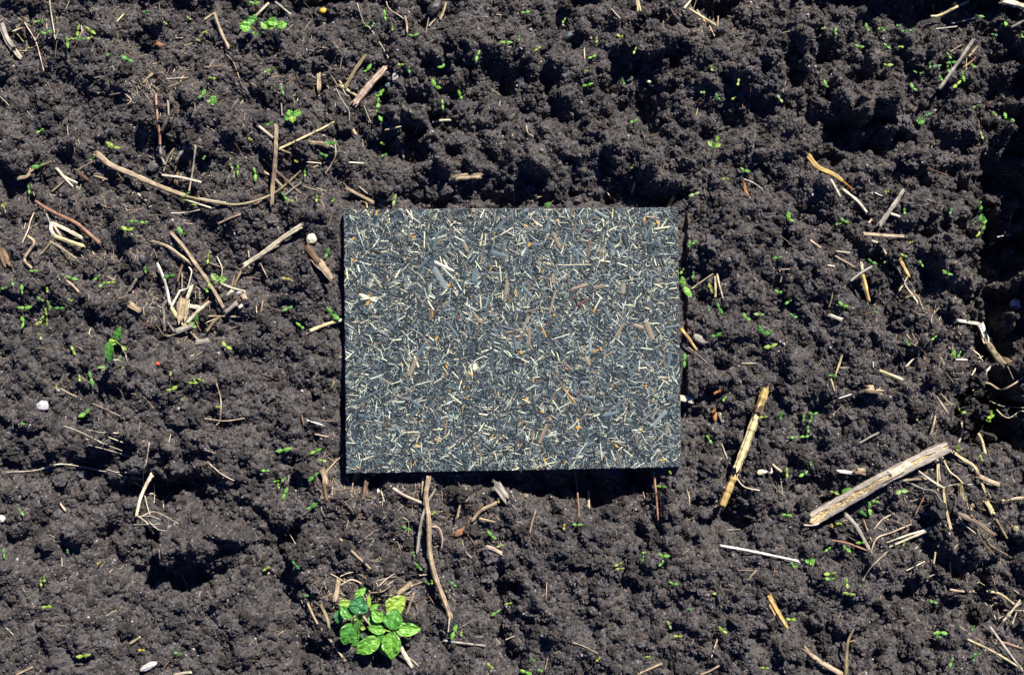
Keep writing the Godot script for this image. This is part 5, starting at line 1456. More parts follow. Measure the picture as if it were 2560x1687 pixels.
func lay_stalks_d() -> void:
	stalk("straw", "pale", 2.17, 2.17, [[2069, 663], [2087, 665]], "short pale straw lying level left of the golden broken straw")
	stalk("bark_flake", "grey", 5.42, 5.42, [[1787, 575], [1796, 592]], "short weathered grey bark flake slanting down right of the chip board's right edge")
	stalk("straw", "pale", 2.89, 2.89, [[2092, 628], [2126, 632]], "short pale straw lying level below left of the level tan stalk")
	stalk("root", "tan", 1.45, 1.45, [[2083, 731], [2079, 752], [2074, 767]], "short thin tan root upright left of the golden broken straw")
	stalk("root", "pale", 1.66, 1.29, [[13, 1180], [85, 1176], [147, 1160], [206, 1167], [258, 1178], [298, 1180], [350, 1182]], "long white root thread crossing the soil towards the root stub")
	stalk("root", "pale", 1.47, 1.47, [[221, 1112], [287, 1130], [331, 1145]], "long thin pale root lying level above the long white root")
	stalk("root", "pale", 1.29, 1.29, [[261, 1110], [305, 1127]], "thin pale root lying level above the long white root")
	stalk("root", "pink", 1.66, 1.66, [[517, 1154], [552, 1184], [585, 1202]], "thin pinkish root slanting down above the flat-topped clod")
	stalk("root", "pink", 1.84, 1.84, [[513, 1125], [541, 1134]], "short thin pinkish root lying level right of the root stub")
	stalk("root", "pale", 1.29, 1.29, [[716, 1323], [732, 1349], [747, 1379]], "thin pale root slanting down left of the slim tan twig")
	stalk("twig", "tan", 3.31, 3.31, [[850, 1347], [883, 1382], [909, 1406], [929, 1425]], "slim tan twig lying above the bushy green weed")
	stalk("twig", "tan", 3.31, 3.31, [[761, 1491], [791, 1555], [824, 1599], [863, 1653]], "long tan twig falling rightwards, left of the bushy weed")
	stalk("stalk", "olive", 5.15, 5.15, [[802, 1513], [819, 1552], [822, 1588]], "olive brown stalk upright just above right of the long tan twig")
	stalk("stalk", "brown", 5.52, 5.52, [[810, 1209], [813, 1231], [818, 1252]], "thick brown stalk upright below left of the chip board's bottom edge")
	stalk("straw", "straw", 2.94, 2.94, [[326, 1607], [350, 1592]], "short straw-yellow straw slanting up above left of the grey shell scrap")
	stalk("stalk", "tan", 3.68, 3.68, [[40, 1686], [79, 1668]], "tan stalk slanting up left of the grey shell scrap")
	stalk("straw", "pale", 4.05, 4.05, [[438, 1686], [478, 1680]], "pale straw lying level right of the grey shell scrap")
	stalk("straw", "pink", 3.31, 3.31, [[149, 1259], [162, 1276]], "short pinkish straw slanting down below the long white root")
	stalk("leaf_scrap", "tan", 6.62, 6.62, [[845, 1452], [841, 1478], [835, 1500]], "thick tan dry leaf scrap upright above right of the long tan twig")
	stalk("root", "pale", 1.47, 1.47, [[826, 1434], [843, 1443], [861, 1454]], "thin pale root slanting down below left of the slim tan twig")
	stalk("straw", "pale", 1.84, 1.84, [[153, 1395], [154, 1417]], "short thin pale straw upright below left of the root stub")
	stalk("root", "tan", 1.1, 1.1, [[121, 1336], [144, 1347]], "short thin tan root slanting down below the long white root")
	stalk("straw", "red", 1.84, 1.84, [[407, 1671], [423, 1651]], "short thin reddish straw slanting up right of the grey shell scrap")
	stalk("straw", "tan", 2.58, 2.58, [[272, 1432], [280, 1423]], "short tan straw slanting up below left of the root stub")
	stalk("root", "tan", 1.47, 1.47, [[396, 1373], [399, 1401]], "short thin tan root upright below right of the root stub")
	stalk("leaf_scrap", "tan", 8.83, 8.83, [[806, 1176], [813, 1198], [811, 1213]], "thick tan dry leaf scrap upright below left of the chip board's left edge")
	stalk("root", "tan", 1.47, 1.47, [[857, 1136], [828, 1165], [806, 1195]], "thin tan root slanting up just left of the chip board's left edge")
	stalk("stalk", "tan", 6.99, 7.36, [[1072, 1193], [1065, 1242], [1071, 1287], [1073, 1331], [1074, 1375], [1086, 1434], [1108, 1493], [1128, 1548]], "long orange-tan stem running down from under the board, split at its foot", 5, [[2.21, [[1123, 1546], [1122, 1563], [1120, 1580]], "pale"], [2.21, [[1078, 1316], [1097, 1320], [1106, 1346], [1104, 1369]], "root"]])
	stalk("stalk", "grey", 4.05, 4.78, [[1088, 1224], [1067, 1261], [1052, 1309], [1043, 1382]], "dark grey curved stick crossing over the long tan stem", 9)
	stalk("twig", "pink", 4.42, 4.42, [[975, 1215], [1008, 1237], [1056, 1258]], "pinkish twig slanting down below the chip board's bottom edge")
	stalk("straw", "tan", 3.31, 3.31, [[1057, 1193], [1056, 1220], [1055, 1244]], "tan straw upright just left of the long tan stem")
	stalk("stalk", "brown", 7.36, 5.89, [[916, 1195], [912, 1220], [907, 1247]], "short brown stub with a pale torn top below the board's lower left corner")
	stalk("bark_flake", "orange", 8.1, 8.1, [[896, 1173], [891, 1187], [887, 1200]], "short thick orange bark flake upright touching the chip board's bottom edge")
	stalk("bark_flake", "grey", 12.51, 12.51, [[1242, 1211], [1255, 1231], [1267, 1248]], "thick weathered grey bark flake slanting down below the chip board's bottom edge")
	stalk("stalk", "tan", 4.78, 4.78, [[1181, 1301], [1203, 1276], [1244, 1256]], "tan stalk slanting up below the chip board's bottom edge")
	stalk("twig", "tan", 2.94, 2.94, [[1198, 1296], [1236, 1305]], "tan twig lying level below the chip board's bottom edge")
	stalk("stalk", "tan", 3.31, 3.31, [[1166, 1220], [1152, 1254], [1143, 1294]], "tan stalk upright below right of the dark curved stick")
	stalk("straw", "tan", 2.58, 2.58, [[1339, 1276], [1330, 1305], [1324, 1332]], "tan straw upright left of the thin dark red stalk")
	stalk("stalk", "pink", 5.89, 5.89, [[1218, 1367], [1236, 1374], [1255, 1384]], "thick pinkish stalk slanting down right of the long tan stem")
	stalk("twig", "brown", 2.58, 2.58, [[1166, 1331], [1189, 1364]], "brown twig slanting down right of the long tan stem")
	stalk("bark_flake", "red", 8.83, 8.83, [[1139, 1336], [1163, 1323]], "short thick reddish bark flake slanting up right of the long tan stem")
	stalk("stalk", "red", 2.58, 2.58, [[1439, 1180], [1444, 1231], [1448, 1294]], "thin dark red stalk rising out of the board's shadow")
	stalk("stalk", "tan", 4.05, 4.05, [[1472, 1228], [1472, 1268]], "tan stalk upright just right of the thin dark red stalk")
	stalk("stalk", "red", 4.05, 2.21, [[1636, 1176], [1638, 1209], [1641, 1235], [1647, 1316]], "thin reddish stalk below the board's lower right corner")
	stalk("straw", "tan", 2.94, 2.94, [[1016, 1533], [1025, 1507], [1034, 1482]], "tan straw upright just below right of the tan stub above the weed")
	stalk("stalk", "tan", 8.1, 8.1, [[992, 1487], [1027, 1460]], "thick tan stub poking out above the bushy green weed")
	stalk("stalk", "pale", 7.36, 4.42, [[995, 1607], [1016, 1644], [1030, 1668]], "pale stub with a split end pointing down from under the weed", 1, [[1.47, [[1017, 1640], [1034, 1653], [1047, 1666]]]])
	stalk("straw", "grey", 2.94, 2.94, [[1108, 1601], [1152, 1607], [1214, 1614]], "weathered grey straw lying level below the long tan stem")
	stalk("root", "pale", 1.84, 1.84, [[1264, 1599], [1286, 1590]], "short thin pale root slanting up right of the long tan stem")
	stalk("root", "tan", 1.1, 1.1, [[1367, 1456], [1365, 1500]], "thin tan root upright left of the dark pebble")
	stalk("root", "brown", 1.47, 1.47, [[1454, 1482], [1459, 1507]], "short thin brown root upright just above left of the dark pebble")
	stalk("root", "tan", 1.47, 1.47, [[1363, 1675], [1369, 1644]], "short thin tan root upright below left of the dark pebble")
	stalk("straw", "tan", 3.68, 3.68, [[1590, 1687], [1656, 1658]], "tan straw slanting up below right of the dark pebble")
	stalk("straw", "pale", 2.21, 2.21, [[1045, 1438], [1071, 1436]], "short pale straw lying level just left of the long tan stem")
	stalk("root", "tan", 1.1, 1.1, [[1431, 1605], [1461, 1616], [1494, 1633]], "thin tan root slanting down below the dark pebble")
	stalk("root", "root", 1.84, 1.1, [[1008, 1294], [1021, 1305], [1019, 1346]], "root loop with a whitish head just left of the dark curved stick")
	stalk("straw", "tan", 1.84, 1.84, [[1608, 1230], [1615, 1254]], "short thin tan straw upright just left of the red stalk at the corner")
	stalk("root", "tan", 1.47, 1.47, [[931, 1456], [960, 1447], [990, 1441]], "thin tan root lying level just below right of the slim tan twig")
	stalk("root", "root", 1.47, 1.47, [[850, 1463], [879, 1449], [909, 1463], [927, 1482]], "thin light brown root bent just below left of the slim tan twig")
	stalk("root", "pink", 1.47, 1.47, [[942, 1471], [960, 1452], [986, 1434]], "thin pinkish root slanting up just below right of the slim tan twig")
	stalk("twig", "tan", 2.21, 2.21, [[924, 1482], [957, 1478], [975, 1463]], "tan twig lying level just left of the tan stub above the weed")
	stalk("straw", "tan", 2.21, 2.21, [[1034, 1463], [1067, 1449]], "short tan straw slanting up just right of the tan stub above the weed")
	stalk("root", "pale", 1.84, 1.84, [[850, 1441], [865, 1434], [883, 1430]], "short thin pale root lying level below left of the slim tan twig")
	stalk("straw", "tan", 1.84, 1.84, [[1166, 1382], [1178, 1393]], "short thin tan straw slanting down right of the long tan stem")
	stalk("straw", "red", 1.84, 1.84, [[1409, 1300], [1424, 1301]], "short thin reddish straw lying level just left of the thin dark red stalk")
	stalk("root", "brown", 1.1, 1.1, [[1067, 1482], [1086, 1511]], "short thin brown root slanting down just left of the long tan stem")
	stalk("twig", "brown", 1.84, 1.84, [[1038, 1507], [1043, 1526]], "short thin brown twig upright below right of the tan stub above the weed")
	stalk("straw", "tan", 2.21, 2.21, [[883, 1202], [878, 1231]], "short tan straw upright just left of the brown stub")
	stalk("straw", "pale", 2.21, 2.21, [[953, 1228], [960, 1254]], "short pale straw upright right of the brown stub")
	stalk("twig", "pale", 2.52, 2.95, [[2299, 1178], [2330, 1201], [2360, 1219]], "white upper arm of the forked stick", 8)
	stalk("stalk", "straw", 4, 5.05, [[2360, 1218], [2362, 1243], [2368, 1279], [2379, 1323]], "straw-coloured stick standing upright below a white fork", 4, [[1.68, [[2361, 1218], [2379, 1213], [2400, 1209]], "grey"], [2.1, [[2280, 1209], [2309, 1222], [2337, 1228], [2358, 1256]], "grey"]])
	stalk("straw", "straw", 2.31, 2.31, [[2345, 1150], [2345, 1184], [2346, 1226]], "straw-yellow straw upright just above right of the white forked twig")
	stalk("straw", "pale", 2.1, 2.1, [[2348, 1153], [2350, 1190], [2354, 1212]], "pale straw upright just above right of the white forked twig")
	stalk("twig", "straw", 2.74, 2.1, [[2356, 1142], [2375, 1178], [2394, 1193], [2410, 1210]], "thin bent straw running down from under the broad split stalk")
	stalk("stalk", "straw", 4.63, 4.21, [[2379, 1127], [2406, 1146], [2436, 1165], [2448, 1188], [2465, 1233]], "thick straw bent like a knee, right of the broad split stalk", 3)


func lay_stalks_e() -> void:
	stalk("stalk", "tan", 6.73, 6.73, [[2448, 1190], [2471, 1201], [2499, 1212]], "thick tan stalk slanting down just right of the kneed straw")
	stalk("straw", "pale", 4.21, 1.89, [[2349, 1306], [2318, 1323], [2269, 1338], [2219, 1356]], "pale straw lying as the upper of two parallel halves")
	stalk("straw", "pale", 4.63, 2.74, [[2352, 1307], [2318, 1327], [2269, 1348], [2223, 1368]], "pale straw lying as the lower of two parallel halves", 0, [[2.52, [[2350, 1309], [2366, 1314]], "tan"]])
	stalk("stalk", "tan", 6.31, 7.15, [[2404, 1286], [2442, 1306], [2488, 1339]], "stout tan-brown stalk with a rounded lower end", 4)
	stalk("twig", "olive", 2.95, 2.95, [[2434, 1289], [2444, 1321], [2457, 1352], [2488, 1388]], "long olive brown twig slanting down just below left of the stout brown stalk")
	stalk("twig", "grey", 2.74, 2.74, [[2394, 1285], [2412, 1310], [2440, 1334]], "weathered grey twig slanting down just below left of the stout brown stalk")
	stalk("twig", "tan", 2.52, 2.52, [[2457, 1342], [2484, 1367], [2520, 1387]], "tan twig slanting down just below the stout brown stalk")
	stalk("leaf_scrap", "straw", 7.15, 7.15, [[2467, 1254], [2476, 1268], [2484, 1285]], "short thick straw-yellow dry leaf scrap slanting down just below the kneed straw")
	stalk("stalk", "olive", 3.16, 3.16, [[2492, 1298], [2505, 1321], [2518, 1344]], "olive brown stalk slanting down just above right of the stout brown stalk")
	stalk("stalk", "olive", 8.84, 8.84, [[2402, 1214], [2404, 1230], [2407, 1252]], "thick olive brown stalk upright just below the thin bent straw")
	stalk("leaf_scrap", "tan", 6.31, 6.31, [[2419, 1252], [2429, 1260], [2434, 1266]], "short thick tan dry leaf scrap slanting down just above right of the stout brown stalk")
	stalk("straw", "tan", 2.95, 2.95, [[2429, 1268], [2431, 1292]], "short tan straw upright just above right of the stout brown stalk")
	stalk("stalk", "grey", 6.62, 4.78, [[2114, 1285], [2142, 1316], [2175, 1375]], "grey stalk with a torn top, falling rightwards below the broad split stalk")
	stalk("twig", "olive", 2.58, 2.58, [[2160, 1301], [2180, 1353]], "olive brown twig upright just above right of the torn grey stalk")
	stalk("root", "root", 1.47, 1.47, [[2186, 1323], [2208, 1298], [2237, 1283]], "thin light brown root slanting up above the double straw")
	stalk("twig", "tan", 2.58, 2.58, [[2178, 1382], [2193, 1346], [2230, 1331], [2278, 1311]], "long tan twig slanting up just above the double straw")
	stalk("twig", "red", 3.31, 3.31, [[2079, 1351], [2116, 1357], [2171, 1377]], "reddish twig lying level just below left of the torn grey stalk")
	stalk("root", "tan", 1.84, 1.84, [[2156, 1454], [2178, 1419], [2219, 1379]], "thin tan root slanting up just below the torn grey stalk")
	stalk("straw", "white", 4.42, 4.05, [[1803, 1364], [1884, 1379], [1998, 1403]], "straight bleached white straw pointing at a leafy sprout", 2)
	stalk("stalk", "gold", 7.73, 4.78, [[1923, 1489], [1943, 1526], [1970, 1570]], "golden splintered stalk tapering to a dark tip", 2, [[2.58, [[1924, 1511], [1939, 1537]]]])
	stalk("stalk", "tan", 7.36, 8.1, [[2011, 1621], [2046, 1651], [2108, 1688]], "tan stalk with an orange upper end, cut off by the lower rim", 2)
	stalk("stalk", "olive", 3.31, 5.89, [[2136, 1570], [2120, 1610], [2116, 1688]], "olive-grey twig with a forked tip standing at the lower rim", 2, [[2.21, [[2123, 1605], [2138, 1601]]]])
	stalk("stalk", "straw", 3.68, 4.05, [[2421, 1599], [2484, 1629], [2557, 1673]], "long straw falling rightwards into the lower right corner")
	stalk("stalk", "grey", 3.31, 3.31, [[2476, 1566], [2517, 1622], [2559, 1678]], "long weathered grey stalk slanting down just above right of the lower corner straw")
	stalk("twig", "red", 2.94, 2.94, [[2491, 1601], [2524, 1610], [2559, 1622]], "reddish twig lying level just above right of the lower corner straw")
	stalk("straw", "tan", 3.31, 3.31, [[2375, 1474], [2406, 1478], [2436, 1478]], "tan straw lying level above the lower corner straw")
	stalk("straw", "straw", 3.68, 3.68, [[2469, 1478], [2502, 1485], [2541, 1514]], "straw-yellow straw slanting down above left of the white leaf tuft")
	stalk("root", "tan", 1.84, 1.84, [[2465, 1496], [2517, 1511]], "thin tan root lying level just above left of the white leaf tuft")
	stalk("stalk", "tan", 4.05, 4.05, [[2506, 1251], [2532, 1247], [2561, 1244]], "tan stalk lying level right of the kneed straw")
	stalk("straw", "pale", 3.31, 3.31, [[2510, 1552], [2532, 1526], [2552, 1500]], "pale straw slanting up touching the white leaf tuft", 2, [[1.47, [[2510, 1526], [2557, 1526]]], [1.47, [[2498, 1546], [2532, 1530]]], [2.21, [[2532, 1559], [2543, 1530]]], [1.47, [[2521, 1533], [2554, 1507]]]])
	stalk("twig", "tan", 4.05, 4.05, [[1928, 1156], [1941, 1169], [1955, 1179]], "short tan twig slanting down just right of the cream grub")
	stalk("bark_flake", "tan", 10.3, 10.3, [[2143, 1176], [2162, 1178]], "short thick tan bark flake lying level above left of the broad split stalk")
	stalk("root", "pale", 1.66, 1.66, [[1805, 1110], [1821, 1150], [1837, 1176]], "thin pale root passing behind the long golden reed")
	stalk("root", "pale", 1.66, 1.66, [[1842, 1195], [1862, 1217], [1899, 1226]], "thin pale root slanting down below right of the reed-crossing root")
	stalk("straw", "pale", 1.84, 1.84, [[2267, 1426], [2313, 1403]], "thin pale straw slanting up below the lower double straw")
	stalk("straw", "straw", 2.58, 2.58, [[2340, 1380], [2336, 1409]], "short straw-yellow straw upright below the lower double straw")
	stalk("straw", "tan", 2.58, 2.58, [[1871, 1449], [1891, 1426]], "short tan straw slanting up below the straight white straw")
	stalk("straw", "pink", 2.21, 2.21, [[1779, 1644], [1794, 1598]], "pinkish straw upright below left of the golden splintered stalk")
	stalk("straw", "tan", 2.94, 2.94, [[1752, 1687], [1774, 1678], [1799, 1664]], "tan straw slanting up below left of the golden splintered stalk")
	stalk("straw", "grey", 2.21, 2.21, [[1789, 1268], [1807, 1246]], "short weathered grey straw slanting up below left of the reed-crossing root")
	stalk("root", "tan", 1.47, 1.47, [[1717, 1222], [1723, 1239], [1724, 1265]], "thin tan root upright below right of the chip board's bottom edge")
	stalk("stalk", "tan", 4.42, 4.42, [[2254, 1201], [2289, 1198], [2318, 1197]], "tan stalk lying level just below left of the white forked twig")
	stalk("twig", "red", 2.21, 2.21, [[2289, 1287], [2300, 1265], [2311, 1242]], "reddish twig slanting up above left of the double straw")
	stalk("straw", "grey", 1.47, 1.47, [[1818, 1325], [1851, 1323]], "short thin weathered grey straw lying level just above the straight white straw")
	stalk("straw", "straw", 2.21, 2.21, [[2377, 1404], [2379, 1438]], "short straw-yellow straw upright below the forked straw stick")
	stalk("root", "pale", 1.47, 1.47, [[2326, 1441], [2348, 1430]], "short thin pale root slanting up below the lower double straw")
	stalk("bark_flake", "brown", 10.84, 9.39, [[766, 617], [784, 640], [797, 658]], "brown rotting husk flake falling rightwards towards the board")
	stalk("leaf_scrap", "tan", 12.29, 8.67, [[795, 655], [813, 676], [829, 698]], "pale torn leaf scrap at the lower end below right of the rotting husk")
	stalk("bark_flake", "orange", 5.06, 5.06, [[793, 644], [804, 662], [808, 675]], "short orange-brown flake lying on the rotting husk just below right of the rotting husk")


func plant_sprouts_a() -> void:
	sprout("bright", [[623, 4], [636, 10], [649, 5]], "bright green V-shaped sprout leaves level above the round-leaved seedlings")
	sprout("mid", [[369, 27], [356, 30]], "tiny deep green sprout leaves level left of the broken tan stalk")
	sprout("bright", [[98, 52], [84, 54]], "tiny bright green sprout leaves level right of the upper grey stalk piece")
	sprout("mid", [[105, 47], [104, 58]], "tiny deep green sprout leaves upright above right of the lower grey stalk piece")
	sprout("bright", [[101, 80], [114, 85], [126, 77]], "bright green V-shaped sprout leaves level above right of the lower grey stalk piece")
	sprout("lime", [[197, 63], [193, 78], [192, 90]], "yellow-green sprout leaves upright above right of the lower grey stalk piece")
	sprout("bright", [[179, 98], [192, 95]], "tiny bright green sprout leaves level right of the lower grey stalk piece")
	sprout("mid", [[195, 94], [210, 98]], "tiny deep green sprout leaves level right of the lower grey stalk piece")
	sprout("lime", [[217, 97], [231, 92]], "small yellow-green sprout leaves level right of the lower grey stalk piece")
	sprout("lime", [[213, 67], [237, 85]], "yellow-green sprout leaves slanting down right of the lower grey stalk piece")
	sprout("bright", [[166, 92], [167, 105], [169, 119]], "bright green sprout leaves upright right of the lower grey stalk piece")
	sprout("mid", [[266, 125], [269, 139]], "tiny deep green sprout leaves upright above left of the reddish stalk")
	sprout("mid", [[302, 140], [318, 148], [331, 155]], "large deep green sprout leaves slanting down above left of the reddish stalk")
	sprout("pale", [[408, 54], [416, 60]], "pale green sprout leaves slanting down left of the broken tan stalk, towards the reddish stalk")
	sprout("lime", [[504, 83], [517, 77]], "tiny yellow-green sprout leaves slanting up just left of the broken tan stalk")
	sprout("lime", [[490, 98], [499, 102]], "tiny yellow-green sprout leaves slanting down left of the broken tan stalk")
	sprout("pale", [[466, 42], [477, 49]], "pale green sprout leaves slanting down left of the broken tan stalk, towards the round-leaved seedlings")
	sprout("bright", [[495, 243], [505, 239], [511, 224]], "bright green V-shaped sprout leaves slanting up right of the reddish stalk")
	sprout("bright", [[660, 180], [671, 175]], "tiny bright green sprout leaves level below right of the broken tan stalk")
	sprout("mid", [[670, 177], [683, 168]], "small deep green sprout leaves slanting up below the round-leaved seedlings")
	sprout("mid", [[701, 215], [708, 235]], "deep green sprout leaves upright above the upright tan stake")
	sprout("lime", [[520, 193], [538, 197]], "small yellow-green sprout leaves level below left of the broken tan stalk")
	sprout("bright", [[90, 331], [99, 327], [108, 322]], "small bright green sprout leaves slanting up above the split pale stalk")
	sprout("lime", [[266, 356], [282, 368], [298, 370]], "large yellow-green sprout leaves level just above right of the long curved branch")
	sprout("mid", [[222, 401], [235, 392]], "small deep green sprout leaves slanting up just below left of the long curved branch")
	sprout("mid", [[78, 417], [98, 416], [108, 408]], "large deep green sprout leaves level left of the split pale stalk")
	sprout("bright", [[70, 462], [72, 484]], "bright green sprout leaves upright just above left of the red-brown stalk")
	sprout("lime", [[2, 515], [14, 510]], "tiny yellow-green sprout leaves level left of the red-brown stalk")
	sprout("bright", [[513, 387], [506, 399]], "tiny bright green sprout leaves slanting up just right of the slender pale straw")
	sprout("pale", [[574, 408], [580, 421]], "tiny pale green sprout leaves upright right of the slender pale straw")
	sprout("bright", [[594, 412], [593, 437]], "bright green sprout leaves upright left of the upright tan stake")
	sprout("bright", [[634, 419], [638, 434], [637, 452]], "large bright green sprout leaves upright left of the upright tan stake")
	sprout("mid", [[665, 313], [681, 305]], "small deep green sprout leaves level just left of the upright tan stake")
	sprout("yellow", [[620, 345], [630, 350]], "tiny yellowish sprout leaves slanting down left of the upright tan stake")
	sprout("mid", [[809, 356], [824, 360], [842, 354]], "large deep green V-shaped sprout leaves level just below right of the stake-side straw")
	sprout("mid", [[799, 383], [818, 390]], "deep green sprout leaves level below right of the stake-side straw")
	sprout("bright", [[457, 491], [473, 481]], "small bright green sprout leaves slanting up touching the long curved branch")
	sprout("lime", [[462, 499], [476, 505], [490, 513]], "yellow-green sprout leaves slanting down just below right of the long curved branch")
	sprout("mid", [[703, 481], [711, 491], [717, 499]], "deep green sprout leaves slanting down just right of the upright tan stake")
	sprout("pale", [[718, 499], [732, 502]], "tiny pale green sprout leaves level right of the upright tan stake")
	sprout("bright", [[761, 426], [762, 441]], "tiny bright green sprout leaves upright right of the upright tan stake")
	sprout("lime", [[793, 488], [790, 504]], "small yellow-green sprout leaves upright left of the chip board's top edge")
	sprout("bright", [[828, 504], [836, 497]], "tiny bright green sprout leaves slanting up just above left of the chip board's top edge")
	sprout("bright", [[323, 553], [343, 553]], "small bright green sprout leaves level left of the long slanting stalk, towards the red-brown stalk")
	sprout("bright", [[350, 556], [369, 555]], "bright green sprout leaves level left of the long slanting stalk, towards the long curved branch")
	sprout("yellow", [[735, 401], [744, 405]], "tiny yellowish sprout leaves level below right of the stake-side straw")
	sprout("bright", [[960, 25], [962, 40], [964, 51]], "bright green sprout leaves upright above right of the hanging root thread")
	sprout("mid", [[919, 56], [915, 67]], "tiny deep green sprout leaves upright touching the hanging root thread")
	sprout("blue", [[935, 56], [930, 67]], "tiny dark green sprout leaves slanting up just above right of the hanging root thread")
	sprout("lime", [[982, 65], [980, 76]], "tiny yellow-green sprout leaves upright above right of the hanging root thread")
	sprout("bright", [[1022, 86], [1034, 90], [1045, 84]], "bright green V-shaped sprout leaves level above right of the hanging root thread")
	sprout("bright", [[1304, 31], [1314, 31], [1325, 28]], "bright green sprout leaves level above left of the smooth blue-black pebble")
	sprout("bright", [[1414, 45], [1406, 58]], "tiny bright green sprout leaves slanting up just above left of the smooth blue-black pebble")
	sprout("bright", [[1249, 105], [1264, 106], [1280, 106]], "bright green sprout leaves level left of the smooth blue-black pebble")
	sprout("mid", [[1298, 88], [1297, 103]], "tiny deep green sprout leaves upright left of the smooth blue-black pebble")
	sprout("lime", [[1336, 127], [1352, 117]], "small yellow-green sprout leaves slanting up left of the smooth blue-black pebble")
	sprout("bright", [[1199, 126], [1193, 139], [1190, 152]], "bright green sprout leaves upright below right of the dark oval pebble")
	sprout("lime", [[1492, 94], [1492, 107]], "tiny yellow-green sprout leaves upright right of the smooth blue-black pebble")
	sprout("bright", [[1471, 146], [1490, 138]], "small bright green sprout leaves level below right of the smooth blue-black pebble")
	sprout("lime", [[1542, 86], [1551, 91], [1563, 90]], "yellow-green V-shaped sprout leaves level below left of the cream straw stub")
	sprout("lime", [[1591, 118], [1584, 134]], "small yellow-green sprout leaves slanting up below the cream straw stub")
	sprout("bright", [[908, 179], [917, 176], [927, 161]], "bright green V-shaped sprout leaves slanting up just below right of the olive stalk")
	sprout("lime", [[994, 161], [1009, 161]], "tiny yellow-green sprout leaves level just right of the hanging root thread")
	sprout("mid", [[1023, 164], [1023, 182]], "small deep green sprout leaves upright right of the hanging root thread")
	sprout("bright", [[1094, 168], [1108, 167], [1109, 159]], "small bright green V-shaped sprout leaves slanting up above right of the great round clod")
	sprout("bright", [[1080, 198], [1088, 216], [1101, 220]], "bright green V-shaped sprout leaves slanting down above right of the great round clod")
	sprout("bright", [[958, 224], [947, 240], [937, 238]], "bright green V-shaped sprout leaves slanting up just below right of the speckled pink stalk")
	sprout("bright", [[945, 243], [945, 257], [945, 271]], "bright green sprout leaves upright just below right of the speckled pink stalk")
	sprout("bright", [[940, 275], [947, 288], [954, 302]], "bright green sprout leaves slanting down below right of the speckled pink stalk")
	sprout("bright", [[1105, 249], [1107, 273]], "bright green sprout leaves upright right of the great round clod")
	sprout("bright", [[1146, 226], [1151, 240], [1155, 246]], "bright green sprout leaves slanting down right of the great round clod")
	sprout("bright", [[1457, 214], [1468, 213], [1482, 208]], "bright green sprout leaves level below the smooth blue-black pebble")
	sprout("lime", [[1461, 177], [1470, 177]], "tiny yellow-green sprout leaves level below the smooth blue-black pebble")
	sprout("mid", [[1556, 199], [1562, 211]], "tiny deep green sprout leaves upright below right of the smooth blue-black pebble")
	sprout("bright", [[1576, 304], [1584, 304], [1594, 298]], "small bright green sprout leaves level above left of the yellow straw end")


